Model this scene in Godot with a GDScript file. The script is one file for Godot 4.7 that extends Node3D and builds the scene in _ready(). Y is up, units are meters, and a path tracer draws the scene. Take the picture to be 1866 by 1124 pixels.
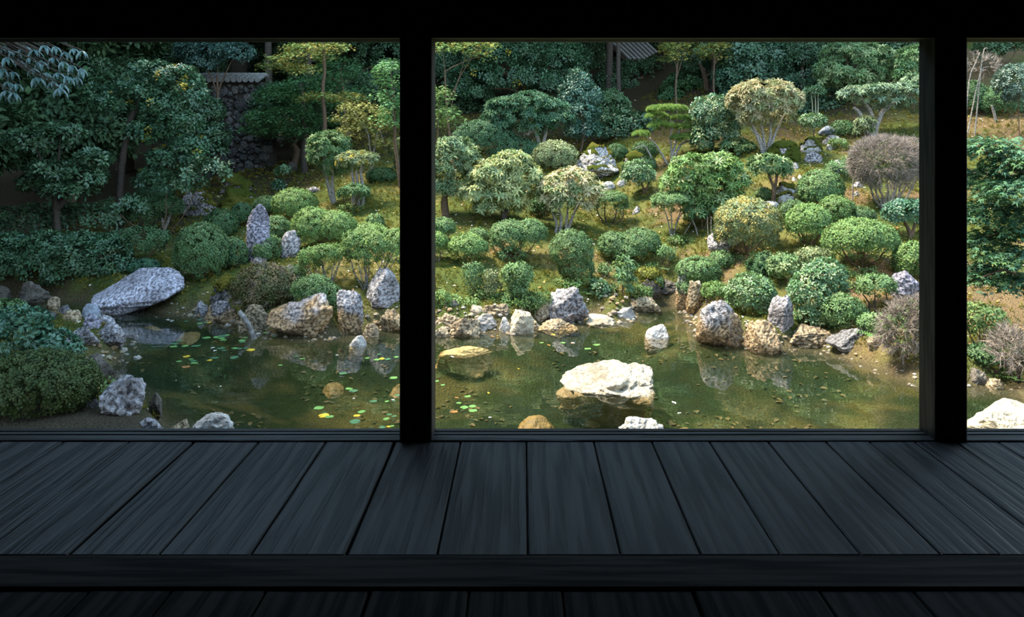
extends Node3D
# A dark wooden hall with a plank veranda, open to a clipped-shrub hillside garden behind a shallow pond.
# Units are metres: the veranda floor is y = 0, the pond lies at WATER, depth grows towards -z.
# at(u, v, d) turns a point of the 1866 x 1124 picture and a depth into a place; spot(u, v) finds where that line of sight meets the ground.
const FOCAL := 1400.0
const AXIS := Vector2(953, 265)
const EYE := 1.31
const WATER := -1.0
const FRONT := 3.4

var rng := RandomNumberGenerator.new()
var rough := FastNoiseLite.new()
var broad_noise := FastNoiseLite.new()
var mat := {}
var kinds := {}
var names := {}
var pond := PackedVector2Array()
var grid_x := PackedFloat32Array()
var grid_d := PackedFloat32Array()
var grid_h := PackedFloat32Array()
var grid_s := PackedFloat32Array()
var ball_v := PackedVector3Array()
var ball_i := PackedInt32Array()
var small_ball_v := PackedVector3Array()
var small_ball_i := PackedInt32Array()

# ---------------------------------------------------------------- small helpers
func at(u: float, v: float, d: float) -> Vector3:
	return Vector3((u - AXIS.x) * d / FOCAL, EYE - (v - AXIS.y) * d / FOCAL, -d)

func add_named(o: Node3D, called: String, parent: Node = null) -> Node3D:
	if parent != null:
		o.name = called
		parent.add_child(o, true)
		return o
	var n: int = names.get(called, -1) + 1
	names[called] = n
	o.name = called if n == 0 else "%s_%03d" % [called, n]
	add_child(o)
	return o

func mesh_node(called: String, m: Mesh, material: Material, parent: Node = null, where := Vector3.ZERO) -> MeshInstance3D:
	var o := MeshInstance3D.new()
	o.mesh = m
	o.material_override = material
	o.position = where
	add_named(o, called, parent)
	return o

func tag(o: Node, label: String, category: String, group := "", kind := "") -> Node:
	if label: o.set_meta("label", label)
	if category: o.set_meta("category", category)
	if group: o.set_meta("group", group)
	if kind: o.set_meta("kind", kind)
	return o

func thing(called: String, label: String, category: String, where: Vector3, group := "") -> Node3D:
	var o := Node3D.new()
	o.position = where
	add_named(o, called)
	tag(o, label, category, group)
	return o

func structure(called: String, m: Mesh, material: Material, label: String, category: String, where := Vector3.ZERO) -> MeshInstance3D:
	var o := mesh_node(called, m, material, null, where)
	tag(o, label, category, "", "structure")
	return o

func arrays_mesh(v: PackedVector3Array, n: PackedVector3Array, idx: PackedInt32Array, c := PackedColorArray(), uv := PackedVector2Array()) -> ArrayMesh:
	var a := []
	a.resize(Mesh.ARRAY_MAX)
	a[Mesh.ARRAY_VERTEX] = v
	a[Mesh.ARRAY_NORMAL] = n
	if c.size(): a[Mesh.ARRAY_COLOR] = c
	if uv.size(): a[Mesh.ARRAY_TEX_UV] = uv
	a[Mesh.ARRAY_INDEX] = idx
	var m := ArrayMesh.new()
	m.add_surface_from_arrays(Mesh.PRIMITIVE_TRIANGLES, a)
	return m

func smooth_normals(v: PackedVector3Array, idx: PackedInt32Array) -> PackedVector3Array:
	var n := PackedVector3Array()
	n.resize(v.size())
	for t in range(0, idx.size(), 3):
		var a := v[idx[t]]
		var f := (v[idx[t + 2]] - a).cross(v[idx[t + 1]] - a)
		n[idx[t]] += f
		n[idx[t + 1]] += f
		n[idx[t + 2]] += f
	for k in n.size():
		n[k] = n[k].normalized()
	return n

var soften := 0.0   # how far leaf normals lean to the sprig's own axis, as a dense clipped surface shades

func tri(st: SurfaceTool, a: Vector3, b: Vector3, c: Vector3) -> void:
	var n := (c - a).cross(b - a).normalized()
	if soften > 0.0:
		if n.y < 0.0:
			n = -n
			var swap := b
			b = c
			c = swap
		n = n.lerp(Vector3.UP, soften).normalized()
	st.set_normal(n)
	st.add_vertex(a)
	st.add_vertex(b)
	st.add_vertex(c)

func begin() -> SurfaceTool:
	var st := SurfaceTool.new()
	st.begin(Mesh.PRIMITIVE_TRIANGLES)
	return st

# a beam of an outline (x, y points, anticlockwise) drawn out from z0 to z1, or with the outline's x laid along z and the beam along x; uv runs along the grain in metres
func timber(outline: PackedVector2Array, z0: float, z1: float, along := 2) -> ArrayMesh:
	var st := begin()
	var shift := Vector2(rng.randf() * 7.0, rng.randf() * 7.0)
	var put := func(p: Vector2, z: float) -> Vector3:
		return Vector3(p.x, p.y, z) if along == 2 else Vector3(z, p.y, p.x)
	var run := 0.0
	var n := outline.size()
	for k in n:
		var p := outline[k]
		var q := outline[(k + 1) % n]
		var step := p.distance_to(q)
		var out2 := Vector2(q.y - p.y, p.x - q.x).normalized()
		var nn := Vector3(out2.x, out2.y, 0) if along == 2 else Vector3(0, out2.y, out2.x)
		var ps := [put.call(p, z0), put.call(q, z0), put.call(q, z1), put.call(p, z1)]
		var uvs := [Vector2(run, z0) + shift, Vector2(run + step, z0) + shift, Vector2(run + step, z1) + shift, Vector2(run, z1) + shift]
		var turn: float = (ps[2] - ps[0]).cross(ps[1] - ps[0]).dot(nn)
		for i in ([0, 1, 2, 0, 2, 3] if turn > 0.0 else [0, 2, 1, 0, 3, 2]):
			st.set_normal(nn)
			st.set_uv(uvs[i])
			st.add_vertex(ps[i])
		run += step
	var caps := Geometry2D.triangulate_polygon(outline)
	for end in [z0, z1]:
		var face := Vector3(0, 0, signf(end - (z0 + z1) * 0.5)) if along == 2 else Vector3(signf(end - (z0 + z1) * 0.5), 0, 0)
		for i in caps:
			st.set_normal(face)
			st.set_uv(outline[i] * 0.5 + shift)
			st.add_vertex(put.call(outline[i], end))
	return st.commit()

func chamfered(x0: float, y0: float, x1: float, y1: float, c: float) -> PackedVector2Array:
	return PackedVector2Array([Vector2(x0 + c, y0), Vector2(x1 - c, y0), Vector2(x1, y0 + c), Vector2(x1, y1 - c), Vector2(x1 - c, y1), Vector2(x0 + c, y1), Vector2(x0, y1 - c), Vector2(x0, y0 + c)])

func box_mesh(size: Vector3) -> BoxMesh:
	var b := BoxMesh.new()
	b.size = size
	return b

# a bent, tapering round stem through points
func tube(st: SurfaceTool, pts: Array, r0: float, r1: float, sides := 6, wobble := 0.0) -> void:
	var rings := []
	var norms := []
	for k in pts.size():
		var p: Vector3 = pts[k]
		var d: Vector3 = ((pts[mini(k + 1, pts.size() - 1)] as Vector3) - (pts[maxi(k - 1, 0)] as Vector3)).normalized()
		var x := d.cross(Vector3(0.31, 0.2, 0.93)).normalized()
		var y := d.cross(x)
		var r := lerpf(r0, r1, float(k) / maxf(pts.size() - 1, 1))
		var ring := []
		var nn := []
		for s in sides:
			var a := TAU * s / sides
			var o := x * cos(a) + y * sin(a)
			ring.append(p + o * r * (1.0 + wobble * rng.randf_range(-1, 1)))
			nn.append(o)
		rings.append(ring)
		norms.append(nn)
	for k in pts.size() - 1:
		for s in sides:
			var t := (s + 1) % sides
			for c in [[k, s], [k + 1, s], [k + 1, t], [k, s], [k + 1, t], [k, t]]:
				st.set_normal(norms[c[0]][c[1]])
				st.add_vertex(rings[c[0]][c[1]])
	var tip: Vector3 = pts[pts.size() - 1]
	for s in sides:
		tri(st, rings[pts.size() - 1][s], rings[pts.size() - 1][(s + 1) % sides], tip)

# points of a curve from a to b that bows by «bow»
func bent(a: Vector3, b: Vector3, bow: Vector3, n := 5, jitter := 0.0) -> Array:
	var out := []
	for k in n + 1:
		var t := float(k) / n
		var p := a.lerp(b, t) + bow * 4.0 * t * (1.0 - t)
		if k > 0 and k < n:
			p += Vector3(rng.randf_range(-1, 1), rng.randf_range(-1, 1), rng.randf_range(-1, 1)) * jitter
		out.append(p)
	return out

func around() -> Vector3:
	var y := rng.randf_range(-1, 1)
	var a := rng.randf() * TAU
	var r := sqrt(1.0 - y * y)
	return Vector3(cos(a) * r, y, sin(a) * r)

func basis_on(up: Vector3, yaw: float, s: float) -> Basis:
	var y := up.normalized()
	var x := y.cross(Vector3(0.12, 0.31, 0.94)).normalized()
	var b := Basis(x, y, x.cross(y)).rotated(y, yaw)
	return b.scaled(Vector3.ONE * s) if s != 1.0 else b

# ---------------------------------------------------------------- materials
func noise_texture(kind: int, frequency: float, colors: Array, places: Array, size := 512, octaves := 5, warp := 0.0, as_normal := false) -> NoiseTexture2D:
	var n := FastNoiseLite.new()
	n.seed = 17 + mat.size()
	n.noise_type = kind
	n.frequency = frequency
	n.fractal_octaves = octaves
	if warp > 0.0:
		n.domain_warp_enabled = true
		n.domain_warp_amplitude = warp
		n.domain_warp_frequency = frequency * 0.6
	var t := NoiseTexture2D.new()
	t.width = size
	t.height = size
	t.seamless = true
	t.noise = n
	if as_normal:
		t.as_normal_map = true
		t.bump_strength = 6.0
	elif colors.size():
		var g := Gradient.new()
		g.offsets = PackedFloat32Array(places)
		g.colors = PackedColorArray(colors)
		t.color_ramp = g
	return t

func grey(v: float) -> Color:
	return Color(v, v, v).linear_to_srgb()

func material(called: String, color: Color, roughness: float, gloss := 0.5) -> StandardMaterial3D:
	var m := StandardMaterial3D.new()
	m.resource_name = called
	m.albedo_color = color.linear_to_srgb()
	m.roughness = roughness
	m.metallic_specular = gloss
	mat[called] = m
	return m

func triplanar(m: StandardMaterial3D, t: Texture2D, scale: float, relief: Texture2D = null, height := 0.0) -> void:
	m.albedo_texture = t
	m.uv1_triplanar = true
	m.uv1_world_triplanar = true
	m.uv1_scale = Vector3.ONE * scale
	if relief:
		m.heightmap_enabled = true
		m.heightmap_texture = relief
		m.heightmap_scale = height

func make_materials() -> void:
	var fine := noise_texture(FastNoiseLite.TYPE_SIMPLEX, 0.02, [], [], 512, 6)
	var speckle := noise_texture(FastNoiseLite.TYPE_SIMPLEX, 0.009, [grey(0.16), grey(0.42), grey(0.82), grey(1.0)], [0.32, 0.44, 0.53, 0.75], 1024, 8, 40.0)
	var soft := noise_texture(FastNoiseLite.TYPE_SIMPLEX, 0.012, [grey(0.55), grey(0.85), grey(1.0)], [0.25, 0.5, 0.7], 512, 6)
	var grain := noise_texture(FastNoiseLite.TYPE_SIMPLEX, 0.01, [grey(0.22), grey(0.65), grey(1.0)], [0.28, 0.5, 0.72], 1024, 7, 26.0)
	var tufts := noise_texture(FastNoiseLite.TYPE_SIMPLEX, 0.03, [grey(0.45), grey(0.8), grey(1.0)], [0.3, 0.5, 0.72], 512, 5)
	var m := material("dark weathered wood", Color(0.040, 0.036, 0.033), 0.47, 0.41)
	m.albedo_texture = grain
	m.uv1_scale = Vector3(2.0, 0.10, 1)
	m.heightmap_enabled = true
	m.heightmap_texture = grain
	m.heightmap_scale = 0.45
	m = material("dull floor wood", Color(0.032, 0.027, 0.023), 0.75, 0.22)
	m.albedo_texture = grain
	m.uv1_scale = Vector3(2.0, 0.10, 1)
	m = material("dark hall wood", Color(0.035, 0.03, 0.026), 0.6, 0.4)  # one even, very dark brown under the grain
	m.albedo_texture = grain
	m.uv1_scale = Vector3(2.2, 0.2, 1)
	m = material("groundcover", Color(1, 1, 1), 0.95, 0.2)
	m.vertex_color_use_as_albedo = true
	triplanar(m, tufts, 2.3, fine, 2.5)
	for r in [["lichen rock", speckle, 1.9, 3.0, 0.85], ["soft rock", soft, 1.5, 3.0, 0.85], ["wet rock", soft, 1.5, 2.0, 0.5]]:
		m = material(r[0], Color(1, 1, 1), r[4], 0.35)
		m.vertex_color_use_as_albedo = true
		triplanar(m, r[1], r[2], fine, r[3])
	m = material("moss", Color(1, 1, 1), 1.0, 0.1)
	m.vertex_color_use_as_albedo = true
	triplanar(m, tufts, 4.0, fine, 2.0)
	for leaf in [["matte leaf", 0.6, 0.3], ["glossy leaf", 0.36, 0.5]]:
		m = material(leaf[0], Color(1, 1, 1), leaf[1], leaf[2])
		m.vertex_color_use_as_albedo = true
		m.backlight_enabled = true
		m.backlight = Color(0.3, 0.3, 0.3).linear_to_srgb()
	m = material("bare twig", Color(0.27, 0.225, 0.19), 0.85, 0.2)
	for b in [["pale bark", Color(0.42, 0.38, 0.33)], ["brown bark", Color(0.16, 0.11, 0.075)], ["dark bark", Color(0.085, 0.07, 0.058)]]:
		m = material(b[0], b[1], 0.9, 0.2)
		triplanar(m, speckle if b[0] == "pale bark" else soft, 4.0, fine, 0.6)
	m = material("roof tile", Color(0.34, 0.35, 0.34), 0.6, 0.4)
	triplanar(m, soft, 2.0)
	m = material("weathered timber", Color(0.36, 0.33, 0.3), 0.8, 0.2)
	triplanar(m, grain, 1.0)
	m = material("pond water", Color(0.03, 0.042, 0.016, 0.10), 0.02, 0.46)
	m.transparency = BaseMaterial3D.TRANSPARENCY_ALPHA
	m.normal_enabled = true
	m.normal_texture = noise_texture(FastNoiseLite.TYPE_SIMPLEX, 0.008, [], [], 512, 3, 0.0, true)
	m.normal_scale = 0.05
	m.uv1_scale = Vector3(6, 6, 6)
	material("green pad", Color(0.12, 0.27, 0.07), 0.45, 0.4)
	material("dull pad", Color(0.06, 0.15, 0.07), 0.4, 0.4)
	material("yellow pad", Color(0.62, 0.40, 0.03), 0.5, 0.4)
	material("brown pad", Color(0.32, 0.14, 0.04), 0.5, 0.4)
	material("pale petal", Color(0.7, 0.68, 0.62), 0.6, 0.3)
	material("bamboo", Color(0.45, 0.40, 0.26), 0.5, 0.4)

# ---------------------------------------------------------------- the lie of the land
func make_pond_outline() -> void:
	var px := [[300, 900], [318, 800], [325, 778], [292, 752], [250, 715], [205, 690], [200, 668], [228, 650], [238, 620], [225, 596], [150, 594], [60, 602], [-120, 602], [-120, 546], [60, 543], [150, 550],
		[240, 564], [300, 572], [372, 574], [430, 588], [490, 610], [560, 614], [612, 612], [655, 604], [700, 598], [745, 603], [800, 612], [850, 606], [930, 607], [980, 592], [1050, 588], [1078, 576], [1110, 590], [1150, 580],
		[1165, 566], [1215, 556], [1245, 560], [1270, 600], [1310, 624], [1350, 620], [1385, 638], [1425, 636], [1480, 628], [1530, 650], [1600, 674], [1672, 702], [1730, 712], [1775, 704], [1840, 700], [1856, 726], [1872, 748], [1910, 800], [1940, 900]]
	for p in px:
		var d: float = (EYE - WATER) * FOCAL / (p[1] - AXIS.y)
		pond.append(Vector2((p[0] - AXIS.x) * d / FOCAL, d))

func steps(pairs: Array, x: float) -> float:
	for k in range(1, pairs.size()):
		if x < pairs[k][0]:
			var t := clampf((x - pairs[k - 1][0]) / (pairs[k][0] - pairs[k - 1][0]), 0, 1)
			return lerpf(pairs[k - 1][1], pairs[k][1], smoothstep(0, 1, t))
	return pairs[-1][1]

func land(x: float, d: float) -> Vector2:
	var p := Vector2(x, d)
	var s := 3.0
	if x > -10.5 and x < 7.5 and d < 14.0:
		s = 1e9
		for k in pond.size():
			s = minf(s, p.distance_squared_to(Geometry2D.get_closest_point_to_segment(p, pond[k], pond[(k + 1) % pond.size()])))
		s = sqrt(s)
		if Geometry2D.is_point_in_polygon(p, pond): s = -s
	var h := WATER
	if s < 0.0:
		h += -0.02 - 0.36 * smoothstep(0.0, 1.4, -s) + 0.035 * broad_noise.get_noise_2d(x * 9.0, d * 9.0) * smoothstep(0.1, 0.5, -s)
	else:
		h += -0.02 + 0.24 * smoothstep(0.0, 0.3, s)
		var far := steps([[-8, 11.2], [-5.5, 10.8], [-3.7, 10.1], [-2.6, 9.5], [-0.7, 9.6], [0.7, 10.1], [1.7, 10.6], [2.4, 9.9], [3.5, 8.9], [4.5, 8.1], [8, 7.9]], x)
		var slope := steps([[-9, 0.15], [-6, 0.19], [-3.5, 0.26], [0, 0.30], [3, 0.315], [5, 0.325], [8, 0.36], [12, 0.42]], x)
		var up := d - far - 0.25
		h += slope * (up + sqrt(up * up + 0.05)) * 0.5 * smoothstep(0.0, 0.5, s)
		h += (0.05 * broad_noise.get_noise_2d(x * 3.0, d * 3.0) + 0.03 * broad_noise.get_noise_2d(x * 14.0, d * 14.0)) * smoothstep(0.2, 1.0, s)
	h += 0.4 * maxf(0.0, d - 28.0)   # the hill goes on up behind the trees
	return Vector2(h, s)

func make_grid() -> void:
	var x := -24.0
	while x < 24.0:
		grid_x.append(x)
		x += 0.1 if absf(x + 1.5) < 7.8 else 0.4
	var d := 3.7
	while d < 50.0:
		grid_d.append(d)
		d += 0.08 if d > 4.8 and d < 13.0 else (0.16 if d < 24.0 else 0.7)
	grid_h.resize(grid_x.size() * grid_d.size())
	grid_s.resize(grid_h.size())
	for j in grid_d.size():
		for i in grid_x.size():
			var l := land(grid_x[i], grid_d[j])
			grid_h[j * grid_x.size() + i] = l.x
			grid_s[j * grid_x.size() + i] = l.y

func ground(x: float, d: float) -> float:
	var i := clampi(grid_x.bsearch(x) - 1, 0, grid_x.size() - 2)
	var j := clampi(grid_d.bsearch(d) - 1, 0, grid_d.size() - 2)
	var s := clampf((x - grid_x[i]) / (grid_x[i + 1] - grid_x[i]), 0, 1)
	var t := clampf((d - grid_d[j]) / (grid_d[j + 1] - grid_d[j]), 0, 1)
	var w := grid_x.size()
	return lerpf(lerpf(grid_h[j * w + i], grid_h[j * w + i + 1], s), lerpf(grid_h[(j + 1) * w + i], grid_h[(j + 1) * w + i + 1], s), t)

# where the line of sight through (u, v) first meets the ground, or the pond's surface
func spot(u: float, v: float, on_water := false) -> Vector3:
	var d := 4.4
	while d < 46.0:
		var p := at(u, v, d)
		var g := ground(p.x, d)
		if on_water: g = maxf(g, WATER)
		if p.y <= g:
			return Vector3(p.x, g, -d)
		d += 0.03
	return at(u, v, 30.0)

func make_ground() -> void:
	var v := PackedVector3Array()
	var c := PackedColorArray()
	var idx := PackedInt32Array()
	var w := grid_x.size()
	for j in grid_d.size():
		for i in w:
			var x := grid_x[i]
			var d := grid_d[j]
			var s := grid_s[j * w + i]
			v.append(Vector3(x, grid_h[j * w + i], -d))
			var n := broad_noise.get_noise_2d(x * 6.0, d * 6.0)
			var n2 := rough.get_noise_2d(x * 1.2 + 50.0, d * 1.2)
			var n3 := rough.get_noise_2d(x * 6.0, d * 6.0 + 90.0)
			var col := Color(0.095, 0.12, 0.03).lerp(Color(0.19, 0.16, 0.055), clampf(0.30 + n * 1.5 + n2 * 0.8, 0, 1))   # moss, green to golden
			col = col.lerp(Color(0.05, 0.075, 0.022), clampf(n3 * 2.2 + n2 * 1.2 + 0.1, 0, 0.85))
			var soil := clampf((n2 + n * 0.8 + n3 * 0.5 + steps([[-4, -0.6], [0, -0.2], [3, -0.02], [5.5, 0.12], [7.5, 0.1], [8.5, 0.5]], x) - clampf((d - 12.0) * 0.12, 0, 0.5) * steps([[7.5, 1], [8.5, 0]], x) - 0.12) * 3.0, 0, 1)
			col = col.lerp(Color(0.21, 0.135, 0.075), soil * 0.8)
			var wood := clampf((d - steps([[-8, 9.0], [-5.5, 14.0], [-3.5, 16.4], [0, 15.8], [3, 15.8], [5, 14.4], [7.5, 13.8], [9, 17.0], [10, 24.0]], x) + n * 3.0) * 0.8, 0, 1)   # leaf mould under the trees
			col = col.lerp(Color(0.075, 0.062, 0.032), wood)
			col = col.lerp(Color(0.085, 0.068, 0.045).lerp(Color(0.06, 0.075, 0.028), clampf(n + 0.3, 0, 1)), clampf((6.9 - d + n) * 2.0, 0, 1) * clampf(-1.5 - x, 0, 1))   # darker brown-green ground on the near left bank
			if s < 0.22:
				var mud := Color(0.075, 0.068, 0.036).lerp(Color(0.13, 0.10, 0.055), clampf(n3 + 0.5, 0, 1))
				col = col.lerp(mud, clampf((0.22 - s) * 6.0 + n3, 0, 1))
			if s < 0.0:
				var bed := Color(0.026, 0.037, 0.011).lerp(Color(0.092, 0.080, 0.022), clampf(0.05 + n * 2.2 + n3 * 2.0, 0, 1))
				bed = bed.lerp(Color(0.012, 0.024, 0.010), clampf(0.2 + n2 * 2.6 + n3 * 1.2, 0, 0.9))
				col = col.lerp(bed, clampf(-s * 5.0 + n3, 0, 1))
			c.append(col)
	for j in grid_d.size() - 1:
		for i in w - 1:
			var a := j * w + i
			idx.append_array([a, a + w, a + 1, a + 1, a + w, a + w + 1])
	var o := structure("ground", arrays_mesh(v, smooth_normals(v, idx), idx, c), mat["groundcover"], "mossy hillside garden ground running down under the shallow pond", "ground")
	o.set_meta("kind", "structure")
	var p := PlaneMesh.new()
	p.size = Vector2(16, 9.4)
	structure("pond_water", p, mat["pond water"], "still clear olive pond water between the veranda and the rocky shore", "water", Vector3(-2.2, WATER, -8.3))

# ---------------------------------------------------------------- leaves, sprigs, plants
func leaf(st: SurfaceTool, from: Vector3, towards: Vector3, up: Vector3, length: float, width: float, droop := 0.15) -> void:
	var side := towards.cross(up).normalized() * width * 0.5
	var nrm := side.cross(towards).normalized() * length
	var lift := nrm * 0.10
	var tip := from + towards * length - nrm * droop
	var mid := from + towards * length * 0.55 + nrm * 0.03
	for s in [-1.0, 1.0]:
		var a: Vector3 = from + towards * length * 0.32 + side * s + lift
		var b: Vector3 = from + towards * length * 0.72 + side * s * 0.8 + lift * 0.6
		tri(st, from, a, mid)
		tri(st, a, b, mid)
		tri(st, b, tip, mid)

func maple_leaf(st: SurfaceTool, c: Vector3, ahead: Vector3, up: Vector3, size: float) -> void:
	var side := ahead.cross(up).normalized()
	var last := c - ahead * size * 0.12 - side * size * 0.12
	for k in 5:
		var a := deg_to_rad(-110.0 + 55.0 * k)
		var long: float = size * [0.55, 0.85, 1.0, 0.85, 0.55][k]
		var tip: Vector3 = c + (ahead * cos(a) + side * sin(a)) * long - up * long * 0.22
		var b := a + deg_to_rad(27.0)
		var notch: Vector3 = c + (ahead * cos(b) + side * sin(b)) * size * 0.33
		if k == 4: notch = c - ahead * size * 0.12 + side * size * 0.12
		tri(st, c, last, tip)
		tri(st, c, tip, notch)
		last = notch

func cluster(count: int, length: float, width: float, radius: float, spread: float, droop := 0.15) -> ArrayMesh:
	var st := begin()
	for k in count:
		var a := TAU * k * 0.382 + rng.randf_range(-0.3, 0.3)
		var e := rng.randf_range(-0.2, 1.0) * spread
		var out := Vector3(cos(a) * cos(e), sin(e), sin(a) * cos(e))
		var start := out * radius * rng.randf_range(0.15, 0.7) + Vector3(0, rng.randf_range(-0.4, 0.35) * radius, 0)
		var dir := (out + around() * 0.35).normalized()
		leaf(st, start, dir, (Vector3.UP + around() * 0.4).normalized(), length * rng.randf_range(0.8, 1.2), width * rng.randf_range(0.85, 1.15), droop)
	return st.commit()

func rosette(count: int, length: float, width: float) -> ArrayMesh:
	var st := begin()
	for k in count:
		var a := TAU * k / count + rng.randf_range(-0.2, 0.2)
		var e := rng.randf_range(0.05, 0.75)
		var out := Vector3(cos(a) * cos(e), sin(e), sin(a) * cos(e))
		leaf(st, out * 0.008, out, Vector3.UP, length * rng.randf_range(0.8, 1.2), width, 0.25)
	return st.commit()

func maple_spray(count: int, size: float, reach: float) -> ArrayMesh:
	var st := begin()
	for k in count:
		var a := rng.randf() * TAU
		var r := reach * sqrt(rng.randf())
		var up := (Vector3.UP + around() * 0.45).normalized()
		var ahead := (Vector3(cos(a), -0.15, sin(a))).slide(up).normalized()
		maple_leaf(st, Vector3(cos(a) * r, rng.randf_range(-0.03, 0.03), sin(a) * r), ahead, up, size * rng.randf_range(0.75, 1.2))
	return st.commit()

func needle_tuft(count: int, length: float) -> ArrayMesh:
	var st := begin()
	for k in count:
		var d := (around() + Vector3.UP * 0.9).normalized()
		var w := d.cross(around()).normalized() * 0.004
		tri(st, -w, w, d * length * rng.randf_range(0.7, 1.1))
	return st.commit()

func twig_bunch(count: int, length: float) -> ArrayMesh:
	var st := begin()
	for k in count:
		var d := (around() * 0.75 + Vector3.UP * 1.1).normalized()
		var w := d.cross(around()).normalized() * 0.0035
		var from := around() * 0.02
		var tip := from + d * length * rng.randf_range(0.6, 1.1)
		tri(st, from - w, from + w, tip)
		var fork := from.lerp(tip, 0.5)
		var f := (d + around() * 0.8).normalized() * length * 0.5
		tri(st, fork - w * 0.7, fork + w * 0.7, fork + f)
	return st.commit()

# kind: mesh, pieces per square metre of crown, material, how far apart clumps stand, how flat the pieces lie
func make_kinds() -> void:
	soften = 0.6
	kinds["fine"] = [cluster(16, 0.021, 0.013, 0.034, 1.0), 900.0, "matte leaf", -1.0, 0.12]
	kinds["small"] = [cluster(12, 0.034, 0.019, 0.05, 1.0), 430.0, "matte leaf", -1.0, 0.2]
	soften = 0.35
	kinds["broad"] = [cluster(10, 0.072, 0.036, 0.09, 1.0), 130.0, "glossy leaf", -0.36, 0.4]
	kinds["whorl"] = [rosette(11, 0.085, 0.024), 210.0, "matte leaf", -0.17, 0.5]
	kinds["maple"] = [maple_spray(9, 0.055, 0.15), 62.0, "matte leaf", -0.25, 0.9]
	kinds["near maple"] = [maple_spray(6, 0.05, 0.12), 75.0, "matte leaf", -0.3, 0.9]
	kinds["forest"] = [cluster(13, 0.12, 0.055, 0.17, 1.0), 46.0, "glossy leaf", -0.18, 0.5]
	kinds["canopy"] = [cluster(60, 0.13, 0.06, 0.42, 1.0), 16.0, "matte leaf", -0.7, 0.5]
	kinds["pine"] = [needle_tuft(44, 0.085), 420.0, "matte leaf", -0.4, 0.7]
	soften = 0.0
	kinds["twig"] = [twig_bunch(9, 0.13), 520.0, "bare twig", -1.0, 0.2]
	var st := begin()
	for k in 7:
		var a := TAU * k / 7 + rng.randf_range(-0.3, 0.3)
		var out := Vector3(cos(a), 0.9, sin(a)).normalized()
		for s in 9:
			var t := (s + 1) / 9.0
			var p := out * 0.26 * t + Vector3(cos(a), -1.1, sin(a)) * 0.09 * t * t
			for side in [-1.0, 1.0]:
				leaf(st, p, (Vector3(-sin(a), 0.1, cos(a)) * side + out * 0.5).normalized(), Vector3.UP, 0.075 * (1.05 - t * 0.8), 0.02, 0.2)
	kinds["fern"] = [st.commit(), 0.0, "matte leaf", -1.0, 0.9]

# leaves all over one or several ellipsoids, as one MultiMesh; lobes are [centre, radii], places are the plant's own
func foliage(parent: Node3D, kind: String, tone: Color, lobes: Array, opt: Dictionary) -> void:
	var k: Array = kinds[kind]
	var fleck: Color = opt.get("fleck", tone)
	var share: float = opt.get("flecks", 0.0)
	var flat: float = opt.get("flat", k[4])
	var gaps: float = opt.get("gaps", k[3])
	var dens: float = k[1] * opt.get("dens", 1.0)
	var size: float = opt.get("size", 1.0)
	var low: float = opt.get("low", -0.55)
	var where := []
	var tint := []
	var own := parent.position
	for n in lobes.size():
		var c: Vector3 = lobes[n][0]
		var r: Vector3 = lobes[n][1]
		var area := 4.0 * PI * pow((pow(r.x * r.y, 1.6) + pow(r.x * r.z, 1.6) + pow(r.y * r.z, 1.6)) / 3.0, 0.625)
		for i in int(area * dens / (size * size)):
			var u := around()
			if u.y < low and rng.randf() < 0.9: continue
			var nrm := (u / r).normalized()
			var bump: float = 1.0 + opt.get("lumps", 0.035 if kind == "fine" else 0.10) * broad_noise.get_noise_3dv((own + c + u * r) * 9.0) + 0.025 * rough.get_noise_3dv((own + u * r) * 14.0)
			var shell := bump * (rng.randf_range(0.955, 1.01) if rng.randf() < 0.75 else rng.randf_range(0.6, 0.92))
			shell *= 1.0 + rng.randf_range(-1, 1) * opt.get("loose", 0.05 if kind == "whorl" or kind == "broad" else 0.0)
			var p := c + u * r * shell
			if gaps > -1.0 and rough.get_noise_3dv((own + p) * ((2.0 if kind == "whorl" or kind == "broad" else 1.2) / maxf(r.y, 0.12))) < gaps: continue
			var inside := false
			for m in lobes.size():
				if m != n and ((p - (lobes[m][0] as Vector3)) / (lobes[m][1] as Vector3)).length() < 0.86: inside = true
			if inside: continue
			var w := own + p
			if -w.z > 4.4 and w.y < ground(w.x, -w.z) - 0.02: continue
			var y := (nrm * (1.0 - flat) + Vector3.UP * flat + around() * (0.25 if kind == "fine" else 0.36)).normalized()
			where.append(Transform3D(basis_on(y, rng.randf() * TAU, size * rng.randf_range(0.75, 1.25)), p))
			var col := tone * rng.randf_range(0.72, 1.3)
			if rng.randf() < share: col = fleck * rng.randf_range(0.8, 1.2)
			else: col = Color(col.r * rng.randf_range(0.88, 1.14), col.g, col.b * rng.randf_range(0.85, 1.15))
			tint.append(col)
	if where.is_empty(): return
	var mm := MultiMesh.new()
	mm.transform_format = MultiMesh.TRANSFORM_3D
	mm.use_colors = true
	mm.mesh = k[0]
	mm.instance_count = where.size()
	for i in where.size():
		mm.set_instance_transform(i, where[i])
		mm.set_instance_color(i, tint[i])
	var o := MultiMeshInstance3D.new()
	o.multimesh = mm
	o.material_override = mat[k[2]]
	add_named(o, opt.get("called", "foliage"), parent)
	o.set_meta("kind", "stuff")

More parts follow.
